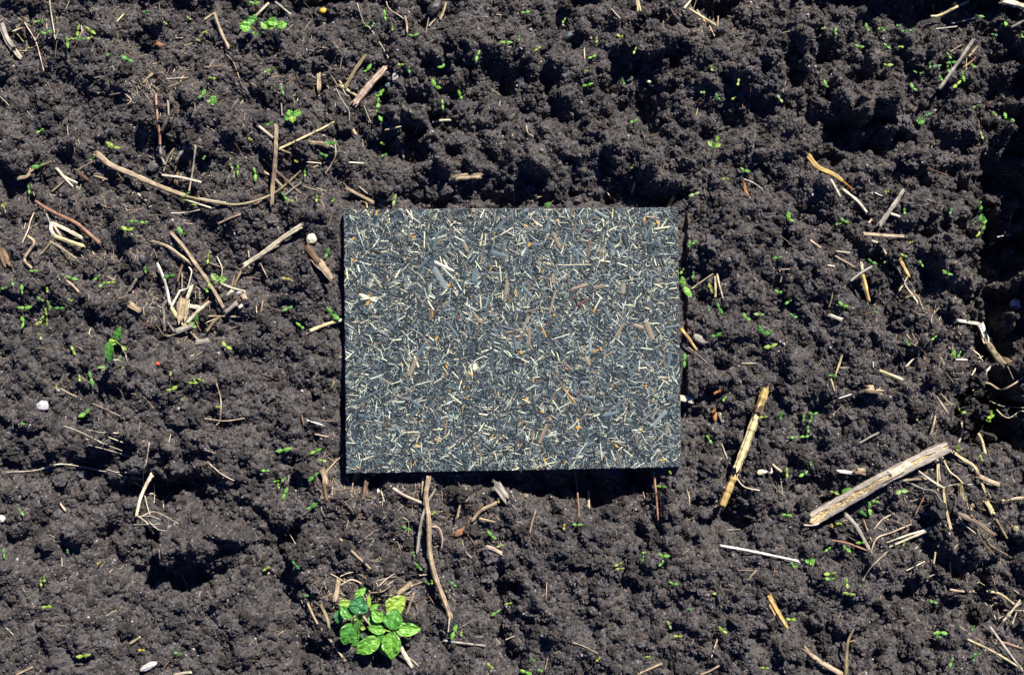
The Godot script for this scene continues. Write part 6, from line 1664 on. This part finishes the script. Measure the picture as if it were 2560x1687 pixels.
func plant_sprouts_b() -> void:
	sprout("pale", [[1578, 159], [1576, 173]], "tiny pale green sprout leaves upright below the cream straw stub")
	sprout("pale", [[989, 486], [986, 500], [982, 513]], "pale green sprout leaves upright just above the chip board's top edge")
	sprout("lime", [[1578, 421], [1584, 412]], "tiny yellow-green sprout leaves slanting up above the chip board's top edge")
	sprout("mid", [[953, 390], [967, 385]], "small deep green sprout leaves level below right of the winding grey root")
	sprout("lime", [[951, 356], [960, 361]], "tiny yellow-green sprout leaves slanting down below right of the winding grey root")
	sprout("purple", [[1325, 463], [1316, 477]], "small purple sprout leaves slanting up above the chip board's top edge")
	sprout("pale", [[2054, 72], [2065, 68]], "tiny pale green sprout leaves level right of the leaning straw in the tuft")
	sprout("bright", [[2090, 69], [2090, 80], [2092, 88]], "small bright green sprout leaves upright left of the clean slanting straw")
	sprout("bright", [[2166, 58], [2168, 70], [2174, 77]], "small bright green V-shaped sprout leaves upright left of the clean slanting straw")
	sprout("bright", [[2195, 72], [2209, 69]], "tiny bright green sprout leaves level left of the clean slanting straw")
	sprout("mid", [[2208, 78], [2220, 67]], "small deep green sprout leaves slanting up left of the clean slanting straw")
	sprout("mid", [[2242, 63], [2253, 64]], "tiny deep green sprout leaves level left of the clean slanting straw")
	sprout("mid", [[2255, 78], [2269, 78]], "tiny deep green sprout leaves level below left of the clean slanting straw")
	sprout("blue", [[2274, 77], [2287, 72]], "tiny dark green sprout leaves level below left of the clean slanting straw")
	sprout("bright", [[2138, 112], [2150, 117], [2161, 117]], "bright green sprout leaves level left of the clean slanting straw")
	sprout("bright", [[2210, 108], [2218, 116], [2228, 122]], "bright green sprout leaves slanting down below left of the clean slanting straw")
	sprout("lime", [[2246, 116], [2260, 117]], "tiny yellow-green sprout leaves level below left of the clean slanting straw")
	sprout("lime", [[2210, 160], [2218, 163], [2233, 162]], "yellow-green sprout leaves level above left of the straight grey stick")
	sprout("mid", [[2334, 11], [2335, 28]], "small deep green sprout leaves upright just above the clean slanting straw")
	sprout("bright", [[2437, 32], [2446, 40], [2461, 42]], "bright green V-shaped sprout leaves level just below right of the clean slanting straw")
	sprout("bright", [[2515, 38], [2516, 51], [2517, 65]], "bright green sprout leaves upright below the thick pale corner straw")
	sprout("blue", [[2479, 85], [2495, 88]], "small dark green sprout leaves level right of the straight grey stick")
	sprout("bright", [[2555, 85], [2559, 94]], "tiny bright green sprout leaves slanting down below the thick pale corner straw")
	sprout("bright", [[2368, 131], [2379, 146]], "second small bright green sprout leaves slanting down just above left of the straight grey stick")
	sprout("mid", [[2368, 157], [2392, 155]], "deep green sprout leaves level just above left of the straight grey stick")
	sprout("bright", [[2370, 163], [2374, 181]], "small bright green sprout leaves upright just above left of the straight grey stick")
	sprout("mid", [[2325, 155], [2327, 170]], "tiny deep green sprout leaves upright above left of the straight grey stick")
	sprout("blue", [[2334, 167], [2354, 163]], "small dark green sprout leaves level just above left of the straight grey stick")
	sprout("bright", [[2349, 189], [2358, 202]], "nearest small bright green sprout leaves slanting down just above left of the straight grey stick")
	sprout("bright", [[2406, 177], [2408, 188], [2412, 203]], "bright green sprout leaves upright just below right of the straight grey stick")
	sprout("lime", [[2385, 219], [2394, 211], [2403, 202]], "yellow-green sprout leaves slanting up just below right of the straight grey stick")
	sprout("bright", [[2428, 155], [2432, 166], [2442, 167]], "small bright green V-shaped sprout leaves slanting down just below right of the straight grey stick")
	sprout("bright", [[2278, 208], [2284, 220], [2294, 227]], "bright green V-shaped sprout leaves slanting down left of the straight grey stick")
	sprout("bright", [[2285, 177], [2293, 182]], "tiny bright green sprout leaves slanting down above left of the straight grey stick")
	sprout("mid", [[2300, 184], [2311, 181]], "tiny deep green sprout leaves level above left of the straight grey stick")
	sprout("bright", [[2061, 200], [2066, 215], [2072, 217]], "small bright green V-shaped sprout leaves slanting down above the golden pointed husk")
	sprout("lime", [[1778, 163], [1781, 177]], "tiny yellow-green sprout leaves upright below the leaning straw in the tuft")
	sprout("lime", [[1848, 197], [1845, 213]], "small yellow-green sprout leaves upright below the leaning straw in the tuft")
	sprout("pale", [[1751, 230], [1763, 231]], "tiny pale green sprout leaves level below the leaning straw in the tuft")
	sprout("mid", [[1790, 233], [1794, 244], [1801, 249]], "small deep green V-shaped sprout leaves slanting down below the leaning straw in the tuft")
	sprout("lime", [[1830, 248], [1843, 240]], "tiny yellow-green sprout leaves slanting up below the leaning straw in the tuft")
	sprout("pale", [[1944, 238], [1957, 255]], "pale green sprout leaves slanting down above left of the golden pointed husk")
	sprout("mid", [[2434, 269], [2448, 262]], "small deep green sprout leaves slanting up below right of the straight grey stick")
	sprout("bright", [[2482, 280], [2493, 289]], "tiny bright green sprout leaves slanting down below right of the straight grey stick")
	sprout("bright", [[2513, 282], [2517, 297], [2536, 302]], "bright green V-shaped sprout leaves slanting down below right of the straight grey stick")
	sprout("pale", [[2452, 329], [2459, 347]], "small pale green sprout leaves upright below right of the straight grey stick")
	sprout("pale", [[1724, 490], [1749, 481]], "pale green sprout leaves level right of the yellow straw end")
	sprout("bright", [[1852, 419], [1861, 427], [1875, 428]], "bright green V-shaped sprout leaves level left of the golden pointed husk")
	sprout("lime", [[1805, 447], [1823, 447]], "small yellow-green sprout leaves level right of the yellow straw end")
	sprout("bright", [[1971, 531], [1973, 549], [1986, 553]], "bright green V-shaped sprout leaves slanting down below left of the golden pointed husk")
	sprout("lime", [[2213, 479], [2224, 479]], "tiny yellow-green sprout leaves level just above left of the forked grey stick")
	sprout("bright", [[2262, 520], [2263, 535]], "tiny bright green sprout leaves upright just below right of the forked grey stick")
	sprout("mid", [[2443, 515], [2455, 504]], "small deep green sprout leaves slanting up right of the forked grey stick")
	sprout("blue", [[2376, 535], [2381, 520]], "small dark green sprout leaves upright right of the forked grey stick")
	sprout("bright", [[2103, 546], [2112, 553], [2123, 556]], "bright green sprout leaves slanting down below left of the pale straw below the husk")
	sprout("lime", [[303, 567], [318, 575], [332, 571]], "yellow-green V-shaped sprout leaves level above right of the red-brown stalk")
	sprout("mid", [[443, 568], [455, 584], [462, 584]], "deep green V-shaped sprout leaves slanting down just above right of the long slanting stalk")
	sprout("lime", [[520, 635], [518, 658]], "yellow-green sprout leaves upright just above right of the long slanting stalk")
	sprout("bright", [[72, 677], [93, 677]], "small bright green sprout leaves level below left of the tan twig with side prong")
	sprout("bright", [[27, 696], [31, 714]], "small bright green sprout leaves upright below left of the tan twig with side prong")
	sprout("bright", [[2, 722], [16, 718]], "tiny bright green sprout leaves level below left of the tan twig with side prong")
	sprout("bright", [[52, 712], [54, 725], [54, 735]], "second bright green sprout leaves upright below left of the tan twig with side prong")
	sprout("bright", [[164, 690], [177, 696], [192, 699]], "bright green sprout leaves level below the tan twig with side prong")
	sprout("bright", [[233, 701], [249, 687]], "nearest bright green sprout leaves slanting up below right of the tan twig with side prong")
	sprout("bright", [[246, 717], [262, 704]], "second bright green sprout leaves slanting up below right of the tan twig with side prong")
	sprout("lime", [[264, 707], [287, 705]], "yellow-green sprout leaves level below the red-brown stalk")
	sprout("lime", [[116, 718], [117, 731]], "tiny yellow-green sprout leaves upright below left of the tan twig with side prong")
	sprout("bright", [[92, 743], [108, 752]], "small bright green sprout leaves slanting down below left of the tan twig with side prong")
	sprout("bright", [[43, 769], [60, 770], [77, 767]], "large bright green sprout leaves level below left of the tan twig with side prong")
	sprout("bright", [[117, 752], [125, 772]], "nearest bright green sprout leaves upright below left of the tan twig with side prong")
	sprout("lime", [[112, 770], [115, 787]], "small yellow-green sprout leaves upright below left of the tan twig with side prong")
	sprout("bright", [[98, 801], [108, 790]], "small bright green sprout leaves slanting up below left of the tan twig with side prong")
	sprout("mid", [[136, 770], [159, 770]], "deep green sprout leaves level below the tan twig with side prong")
	sprout("lime", [[168, 747], [179, 753]], "tiny yellow-green sprout leaves slanting down below the tan twig with side prong")
	sprout("bright", [[52, 792], [58, 805], [54, 820]], "bright green V-shaped sprout leaves upright above left of the long root thread")


func plant_sprouts_c() -> void:
	sprout("lime", [[87, 811], [96, 810], [103, 803]], "small yellow-green V-shaped sprout leaves slanting up above the long root thread")
	sprout("lime", [[116, 796], [116, 814]], "small yellow-green sprout leaves upright above the long root thread")
	sprout("pale", [[94, 834], [103, 848]], "small pale green sprout leaves slanting down above the long root thread")
	sprout("lime", [[177, 866], [186, 886]], "yellow-green sprout leaves upright above the long root thread")
	sprout("mid", [[408, 693], [435, 687]], "deep green sprout leaves level just right of the long white straw")
	sprout("mid", [[361, 666], [363, 682]], "small deep green sprout leaves upright just below left of the long white straw")
	sprout("mid", [[822, 620], [813, 646]], "deep green sprout leaves upright just above right of the rotting husk")
	sprout("mid", [[817, 769], [831, 785], [846, 798]], "large deep green sprout leaves slanting down just above the straw touching the board")
	sprout("bright", [[740, 807], [752, 816], [759, 821]], "bright green sprout leaves slanting down just above left of the straw touching the board")
	sprout("mid", [[706, 776], [730, 766]], "deep green sprout leaves level above left of the straw touching the board")
	sprout("yellow", [[705, 694], [723, 698]], "small yellowish sprout leaves level below right of the broken pale stick")
	sprout("lime", [[555, 855], [564, 866], [578, 872]], "yellow-green V-shaped sprout leaves slanting down below the stout grey twig")
	sprout("lime", [[470, 956], [482, 958], [494, 955]], "yellow-green sprout leaves level below right of the red bead, towards the hollow grey butt")
	sprout("lime", [[481, 944], [486, 951]], "tiny yellow-green sprout leaves slanting down right of the red bead")
	sprout("lime", [[493, 946], [510, 953]], "small yellow-green sprout leaves level right of the red bead")
	sprout("lime", [[416, 976], [428, 974], [441, 966]], "yellow-green sprout leaves level below right of the red bead, towards the long root thread")
	sprout("pale", [[452, 1002], [462, 991]], "small pale green sprout leaves slanting up below right of the red bead")
	sprout("lime", [[197, 937], [198, 953]], "small yellow-green sprout leaves upright above right of the long root thread")
	sprout("mid", [[222, 929], [226, 944], [231, 964]], "large deep green sprout leaves upright above the long root thread")
	sprout("bright", [[196, 1041], [213, 1034], [221, 1023]], "bright green V-shaped sprout leaves slanting up just below the long root thread")
	sprout("bright", [[51, 1058], [60, 1060]], "tiny bright green sprout leaves level below left of the white stone")
	sprout("lime", [[538, 1016], [549, 1018]], "tiny yellow-green sprout leaves level below right of the red bead")
	sprout("pale", [[426, 929], [425, 938]], "tiny pale green sprout leaves upright just below right of the red bead")
	sprout("yellow", [[139, 962], [140, 973]], "tiny yellowish sprout leaves upright just left of the long root thread")
	sprout("bright", [[1720, 615], [1725, 615], [1724, 602]], "tiny bright green V-shaped sprout leaves upright just right of the chip board's right edge")
	sprout("bright", [[1731, 610], [1744, 601]], "small bright green sprout leaves slanting up just right of the chip board's right edge")
	sprout("lime", [[1702, 684], [1710, 671]], "small yellow-green sprout leaves slanting up touching the chip board's right edge")
	sprout("bright", [[1734, 678], [1732, 696]], "small bright green sprout leaves upright just right of the chip board's right edge")
	sprout("bright", [[1705, 693], [1710, 716], [1727, 742]], "large bright green sprout leaves upright just right of the chip board's right edge")
	sprout("lime", [[1772, 709], [1781, 732]], "yellow-green sprout leaves upright just left of the left twin straw")
	sprout("bright", [[1975, 551], [1986, 554]], "tiny bright green sprout leaves level below left of the pale straw below the husk")
	sprout("bright", [[2090, 561], [2103, 558]], "tiny bright green sprout leaves level left of the level tan stalk")
	sprout("bright", [[2112, 553], [2123, 557]], "tiny bright green sprout leaves level above left of the level tan stalk")
	sprout("mid", [[1933, 645], [1955, 643]], "deep green sprout leaves level right of the right twin straw")
	sprout("bright", [[1938, 725], [1948, 732], [1963, 728]], "bright green V-shaped sprout leaves level right of the right twin straw")
	sprout("bright", [[2098, 754], [2108, 764], [2123, 767]], "bright green V-shaped sprout leaves slanting down left of the golden broken straw")
	sprout("mid", [[1964, 760], [1981, 747]], "deep green sprout leaves slanting up right of the right twin straw")
	sprout("mid", [[1975, 783], [1984, 791], [1994, 793]], "deep green V-shaped sprout leaves slanting down right of the right twin straw")
	sprout("pale", [[1886, 785], [1911, 787]], "pale green sprout leaves level right of the right twin straw")
	sprout("bright", [[1859, 783], [1866, 796], [1877, 799]], "bright green V-shaped sprout leaves slanting down below right of the right twin straw")
	sprout("mid", [[1898, 816], [1908, 832], [1925, 834]], "large deep green V-shaped sprout leaves slanting down below right of the right twin straw")
	sprout("mid", [[1931, 821], [1928, 830]], "tiny deep green sprout leaves upright below right of the right twin straw")
	sprout("lime", [[1913, 868], [1928, 866], [1943, 860]], "yellow-green sprout leaves level below right of the right twin straw")
	sprout("mid", [[1780, 839], [1790, 840], [1803, 833]], "deep green V-shaped sprout leaves level above right of the golden stalk at the board")
	sprout("blue", [[1770, 763], [1774, 776]], "tiny dark green sprout leaves upright just below left of the left twin straw")
	sprout("mid", [[1795, 758], [1798, 770], [1806, 783]], "deep green sprout leaves upright just below the right twin straw")
	sprout("mid", [[2172, 648], [2181, 655], [2193, 660]], "deep green sprout leaves slanting down just below left of the knotted root")
	sprout("yellow", [[2274, 607], [2284, 604]], "tiny yellowish sprout leaves level just below right of the level tan stalk")
	sprout("lime", [[2253, 635], [2269, 642]], "small yellow-green sprout leaves level just above right of the golden stub")
	sprout("lime", [[2211, 656], [2222, 653]], "tiny yellow-green sprout leaves level just below left of the knotted root")
	sprout("bright", [[2300, 651], [2309, 667]], "small bright green sprout leaves slanting down just above right of the golden stub")
	sprout("bright", [[2358, 676], [2368, 684], [2382, 687]], "bright green sprout leaves level right of the golden stub")
	sprout("mid", [[2195, 770], [2193, 783]], "tiny deep green sprout leaves upright just below right of the golden broken straw")
	sprout("bright", [[2330, 850], [2343, 839]], "small bright green sprout leaves slanting up below left of the bent reed")
	sprout("mid", [[2267, 852], [2274, 864]], "tiny deep green sprout leaves slanting down above the short yellow straw")
	sprout("bright", [[2385, 875], [2387, 892], [2394, 895]], "bright green V-shaped sprout leaves upright below the bent reed")
	sprout("mid", [[2403, 877], [2397, 892]], "small deep green sprout leaves upright below the bent reed")
	sprout("mid", [[1713, 884], [1711, 917]], "large deep green sprout leaves upright just right of the chip board's right edge")
	sprout("bright", [[1808, 1002], [1816, 991]], "tiny bright green sprout leaves slanting up right of the chip board's right edge")
	sprout("lime", [[1900, 1043], [1919, 1041]], "small yellow-green sprout leaves level above right of the reed-crossing root")
	sprout("mid", [[1957, 1029], [1951, 1050]], "deep green sprout leaves upright above the cream grub")
	sprout("mid", [[2023, 1031], [2034, 1036], [2045, 1031]], "deep green V-shaped sprout leaves level above right of the cream grub")
	sprout("mid", [[2032, 1040], [2025, 1056]], "deep green sprout leaves upright above right of the cream grub, towards the short yellow straw")
	sprout("mid", [[2011, 1036], [2009, 1054]], "small deep green sprout leaves upright above right of the cream grub, towards the reed-crossing root")
	sprout("mid", [[2020, 1063], [2022, 1081]], "deep green sprout leaves upright above right of the cream grub, towards the broad split stalk")
	sprout("bright", [[1978, 1094], [1994, 1092]], "small bright green sprout leaves level above right of the cream grub")
	sprout("bright", [[2002, 1092], [2023, 1090]], "bright green sprout leaves level above right of the cream grub")
	sprout("bright", [[1767, 1088], [1780, 1108]], "bright green sprout leaves slanting down just left of the reed-crossing root")
	sprout("lime", [[2396, 1016], [2403, 1029], [2416, 1032]], "yellow-green V-shaped sprout leaves slanting down above left of the straw by the black pit")
	sprout("bright", [[2402, 1000], [2403, 1012]], "tiny bright green sprout leaves upright below left of the thick tan root")
	sprout("mid", [[2072, 938], [2094, 940]], "deep green sprout leaves level left of the short yellow straw")
	sprout("pale", [[2293, 1038], [2294, 1052]], "tiny pale green sprout leaves upright above left of the broad split stalk")
	sprout("lime", [[2459, 1063], [2456, 1072]], "tiny yellow-green sprout leaves upright just above right of the straw by the black pit")
	sprout("lime", [[2475, 610], [2488, 608]], "tiny yellow-green sprout leaves level above the hollow's white pebble")
	sprout("bright", [[690, 1128], [706, 1126], [727, 1120]], "large bright green sprout leaves level left of the chip board's left edge")


func plant_sprouts_d() -> void:
	sprout("bright", [[775, 1134], [788, 1128], [802, 1122]], "bright green sprout leaves level left of the chip board's left edge")
	sprout("lime", [[795, 1149], [815, 1153]], "small yellow-green sprout leaves level left of the chip board's left edge")
	sprout("bright", [[653, 1176], [673, 1177]], "small bright green sprout leaves level left of the chip board's left edge")
	sprout("mid", [[771, 1202], [784, 1191], [793, 1182]], "deep green sprout leaves slanting up left of the chip board's left edge")
	sprout("bright", [[683, 1204], [697, 1202]], "tiny bright green sprout leaves level left of the chip board's left edge")
	sprout("bright", [[703, 1202], [713, 1195]], "tiny bright green sprout leaves slanting up left of the chip board's left edge")
	sprout("bright", [[694, 1208], [697, 1222]], "small bright green sprout leaves upright left of the chip board's left edge")
	sprout("bright", [[718, 1219], [712, 1233], [705, 1248]], "large bright green sprout leaves upright left of the chip board's left edge")
	sprout("mid", [[765, 1273], [777, 1268], [791, 1259]], "deep green sprout leaves slanting up above left of the slim tan twig")
	sprout("lime", [[657, 1427], [673, 1416]], "small yellow-green sprout leaves slanting up above left of the long tan twig")
	sprout("blue", [[730, 1403], [747, 1422]], "dark green sprout leaves slanting down above the long tan twig")
	sprout("blue", [[761, 1489], [774, 1488], [787, 1491]], "dark green sprout leaves level just above right of the long tan twig")
	sprout("lime", [[190, 1642], [206, 1640], [223, 1636]], "large yellow-green sprout leaves level left of the grey shell scrap")
	sprout("lime", [[103, 1518], [127, 1516]], "yellow-green sprout leaves level above left of the grey shell scrap")
	sprout("lime", [[99, 1449], [102, 1465]], "small yellow-green sprout leaves upright below the long white root")
	sprout("bright", [[108, 1439], [110, 1454]], "tiny bright green sprout leaves upright below the long white root")
	sprout("bright", [[7, 1371], [9, 1395]], "bright green sprout leaves upright below the long white root")
	sprout("bright", [[46, 1270], [57, 1288]], "bright green sprout leaves slanting down below the long white root")
	sprout("yellow", [[241, 1410], [250, 1404]], "tiny yellowish sprout leaves slanting up below left of the root stub")
	sprout("mid", [[167, 1373], [168, 1382]], "tiny deep green sprout leaves upright below left of the root stub")
	sprout("mid", [[434, 1632], [453, 1634]], "small deep green sprout leaves level right of the grey shell scrap")
	sprout("yellow", [[344, 1625], [361, 1625]], "small yellowish sprout leaves level just above the grey shell scrap")
	sprout("lime", [[929, 1190], [938, 1184]], "tiny yellow-green sprout leaves slanting up touching the chip board's bottom edge")
	sprout("bright", [[1431, 1311], [1442, 1312], [1455, 1311]], "bright green sprout leaves level just below the thin dark red stalk")
	sprout("yellow", [[1412, 1309], [1409, 1325]], "small yellowish sprout leaves upright just below left of the thin dark red stalk")
	sprout("bright", [[1219, 1327], [1229, 1340], [1240, 1347]], "bright green sprout leaves slanting down right of the long tan stem")
	sprout("lime", [[1242, 1367], [1259, 1362]], "yellow-green sprout leaves level right of the long tan stem, towards the chip board's bottom edge")
	sprout("yellow", [[1247, 1244], [1247, 1257]], "tiny yellowish sprout leaves upright below the chip board's bottom edge")
	sprout("bright", [[1643, 1215], [1665, 1217]], "bright green sprout leaves level just right of the red stalk at the corner")
	sprout("lime", [[1674, 1176], [1678, 1185]], "tiny yellow-green sprout leaves upright just below the chip board's bottom edge")
	sprout("bright", [[1606, 1382], [1616, 1380]], "tiny bright green sprout leaves level below left of the red stalk at the corner")
	sprout("mid", [[1609, 1388], [1606, 1404]], "small deep green sprout leaves upright below left of the red stalk at the corner")
	sprout("bright", [[1645, 1384], [1658, 1390], [1674, 1390]], "bright green sprout leaves level below the red stalk at the corner")
	sprout("bright", [[1648, 1415], [1660, 1403]], "small bright green sprout leaves slanting up below the red stalk at the corner")
	sprout("lime", [[1537, 1415], [1555, 1406]], "small yellow-green sprout leaves slanting up above right of the dark pebble")
	sprout("lime", [[1540, 1423], [1560, 1420]], "small yellow-green sprout leaves level above right of the dark pebble")
	sprout("bright", [[1674, 1454], [1684, 1460], [1696, 1460]], "bright green V-shaped sprout leaves level below the red stalk at the corner")
	sprout("lime", [[1262, 1510], [1280, 1507]], "small yellow-green sprout leaves level right of the long tan stem, towards the dark pebble")
	sprout("bright", [[1229, 1539], [1249, 1525]], "bright green sprout leaves slanting up right of the long tan stem")
	sprout("bright", [[1128, 1596], [1135, 1579], [1141, 1563]], "large bright green sprout leaves upright just below the long tan stem")
	sprout("lime", [[1152, 1590], [1154, 1579]], "tiny yellow-green sprout leaves upright just below right of the long tan stem")
	sprout("yellow", [[1490, 1653], [1501, 1644]], "tiny yellowish sprout leaves slanting up below the dark pebble")
	sprout("lime", [[1685, 1590], [1706, 1591]], "small yellow-green sprout leaves level right of the dark pebble")
	sprout("lime", [[1615, 1642], [1626, 1642]], "tiny yellow-green sprout leaves level below right of the dark pebble")
	sprout("bright", [[1301, 1675], [1314, 1680], [1328, 1686]], "bright green sprout leaves level right of the orange wood fragment")
	sprout("lime", [[1218, 1658], [1233, 1671]], "small yellow-green sprout leaves slanting down right of the orange wood fragment")
	sprout("mid", [[1126, 1454], [1141, 1467]], "small deep green sprout leaves slanting down just right of the long tan stem")
	sprout("mid", [[1038, 1408], [1054, 1425]], "deep green sprout leaves slanting down just below the dark curved stick")
	sprout("mid", [[1062, 1452], [1073, 1461]], "tiny deep green sprout leaves slanting down just left of the long tan stem")
	sprout("lime", [[1079, 1450], [1080, 1460]], "tiny yellow-green sprout leaves upright just left of the long tan stem")
	sprout("lime", [[1078, 1287], [1087, 1279]], "tiny yellow-green sprout leaves slanting up just right of the long tan stem")
	sprout("mid", [[1006, 1316], [1027, 1325]], "deep green sprout leaves level just left of the dark curved stick")
	sprout("mid", [[1034, 1379], [1036, 1392]], "tiny deep green sprout leaves upright just left of the dark curved stick")
	sprout("pale", [[1669, 1552], [1678, 1572]], "pale green sprout leaves upright right of the dark pebble")
	sprout("bright", [[1345, 1673], [1356, 1678]], "tiny bright green sprout leaves slanting down below left of the dark pebble")
	sprout("mid", [[1327, 1644], [1336, 1653]], "tiny deep green sprout leaves slanting down below left of the dark pebble")
	sprout("lime", [[1967, 1169], [1968, 1182], [1968, 1195]], "yellow-green sprout leaves upright right of the cream grub")
	sprout("bright", [[2000, 1191], [2020, 1178]], "bright green sprout leaves slanting up right of the cream grub")
	sprout("bright", [[2026, 1154], [2029, 1163]], "tiny bright green sprout leaves upright right of the cream grub")
	sprout("bright", [[1956, 1286], [1967, 1287], [1980, 1290]], "bright green sprout leaves level left of the broad split stalk")
	sprout("lime", [[2077, 1228], [2086, 1231], [2098, 1236]], "yellow-green sprout leaves level just above left of the broad split stalk")
	sprout("bright", [[2175, 1255], [2175, 1268], [2176, 1287]], "bright green sprout leaves upright just below right of the broad split stalk")
	sprout("bright", [[2181, 1252], [2199, 1255]], "small bright green sprout leaves level just below right of the broad split stalk")
	sprout("mid", [[2151, 1277], [2167, 1290]], "small deep green sprout leaves slanting down just above right of the torn grey stalk")
	sprout("lime", [[2092, 1309], [2108, 1308]], "small yellow-green sprout leaves level just below left of the torn grey stalk")
	sprout("yellow", [[2079, 1309], [2082, 1318]], "tiny yellowish sprout leaves upright just below right of the broad split stalk")
	sprout("bright", [[2142, 1357], [2164, 1356]], "bright green sprout leaves level just below left of the torn grey stalk")
	sprout("bright", [[2109, 1364], [2116, 1371], [2127, 1380]], "bright green sprout leaves slanting down below left of the torn grey stalk")
	sprout("bright", [[2064, 1378], [2077, 1368]], "small bright green sprout leaves slanting up right of the straight white straw")
	sprout("lime", [[2259, 1364], [2263, 1355]], "tiny yellow-green sprout leaves upright touching the lower double straw")
	sprout("bright", [[1978, 1404], [1982, 1412], [1989, 1421]], "small bright green sprout leaves slanting down just below the straight white straw")
	sprout("mid", [[1994, 1409], [1992, 1417]], "tiny deep green sprout leaves upright just below the straight white straw")
	sprout("lime", [[2062, 1436], [2089, 1432]], "yellow-green sprout leaves level right of the straight white straw")
	sprout("bright", [[2064, 1446], [2076, 1448], [2088, 1446]], "bright green sprout leaves level below right of the straight white straw")
	sprout("lime", [[2117, 1446], [2118, 1458], [2120, 1470]], "yellow-green sprout leaves upright below left of the torn grey stalk")


func plant_sprouts_e() -> void:
	sprout("lime", [[2110, 1481], [2123, 1485], [2138, 1486]], "yellow-green sprout leaves level above the olive twig")
	sprout("mid", [[2151, 1458], [2151, 1467]], "tiny deep green sprout leaves upright below the torn grey stalk")
	sprout("lime", [[1783, 1484], [1803, 1484]], "small yellow-green sprout leaves level below the straight white straw")
	sprout("mid", [[1717, 1522], [1729, 1524]], "tiny deep green sprout leaves level below left of the straight white straw")
	sprout("lime", [[1798, 1567], [1807, 1577], [1818, 1582]], "yellow-green sprout leaves slanting down below left of the golden splintered stalk")
	sprout("lime", [[1967, 1547], [1978, 1549], [1990, 1549]], "yellow-green sprout leaves level just above right of the golden splintered stalk")
	sprout("lime", [[1901, 1669], [1923, 1671]], "yellow-green sprout leaves level below left of the orange-ended stalk")
	sprout("mid", [[2326, 1503], [2335, 1504], [2345, 1509]], "small deep green sprout leaves level above left of the lower corner straw")
	sprout("bright", [[2336, 1583], [2353, 1581], [2369, 1584]], "large bright green sprout leaves level left of the lower corner straw")
	sprout("mid", [[2338, 1590], [2354, 1593]], "small deep green sprout leaves level left of the lower corner straw")
	sprout("bright", [[2384, 1644], [2379, 1655], [2375, 1668]], "bright green sprout leaves upright below left of the lower corner straw")
	sprout("mid", [[2436, 1636], [2452, 1634]], "small deep green sprout leaves level just below left of the lower corner straw")
	sprout("mid", [[2438, 1640], [2434, 1653]], "tiny deep green sprout leaves upright just below left of the lower corner straw")
	sprout("mid", [[2430, 1577], [2438, 1564]], "tiny deep green sprout leaves slanting up just above the lower corner straw")
	sprout("lime", [[2451, 1136], [2458, 1154]], "small yellow-green sprout leaves upright just below left of the straw by the black pit")
	sprout("lime", [[2397, 1114], [2394, 1128]], "small yellow-green sprout leaves upright just above right of the kneed straw")
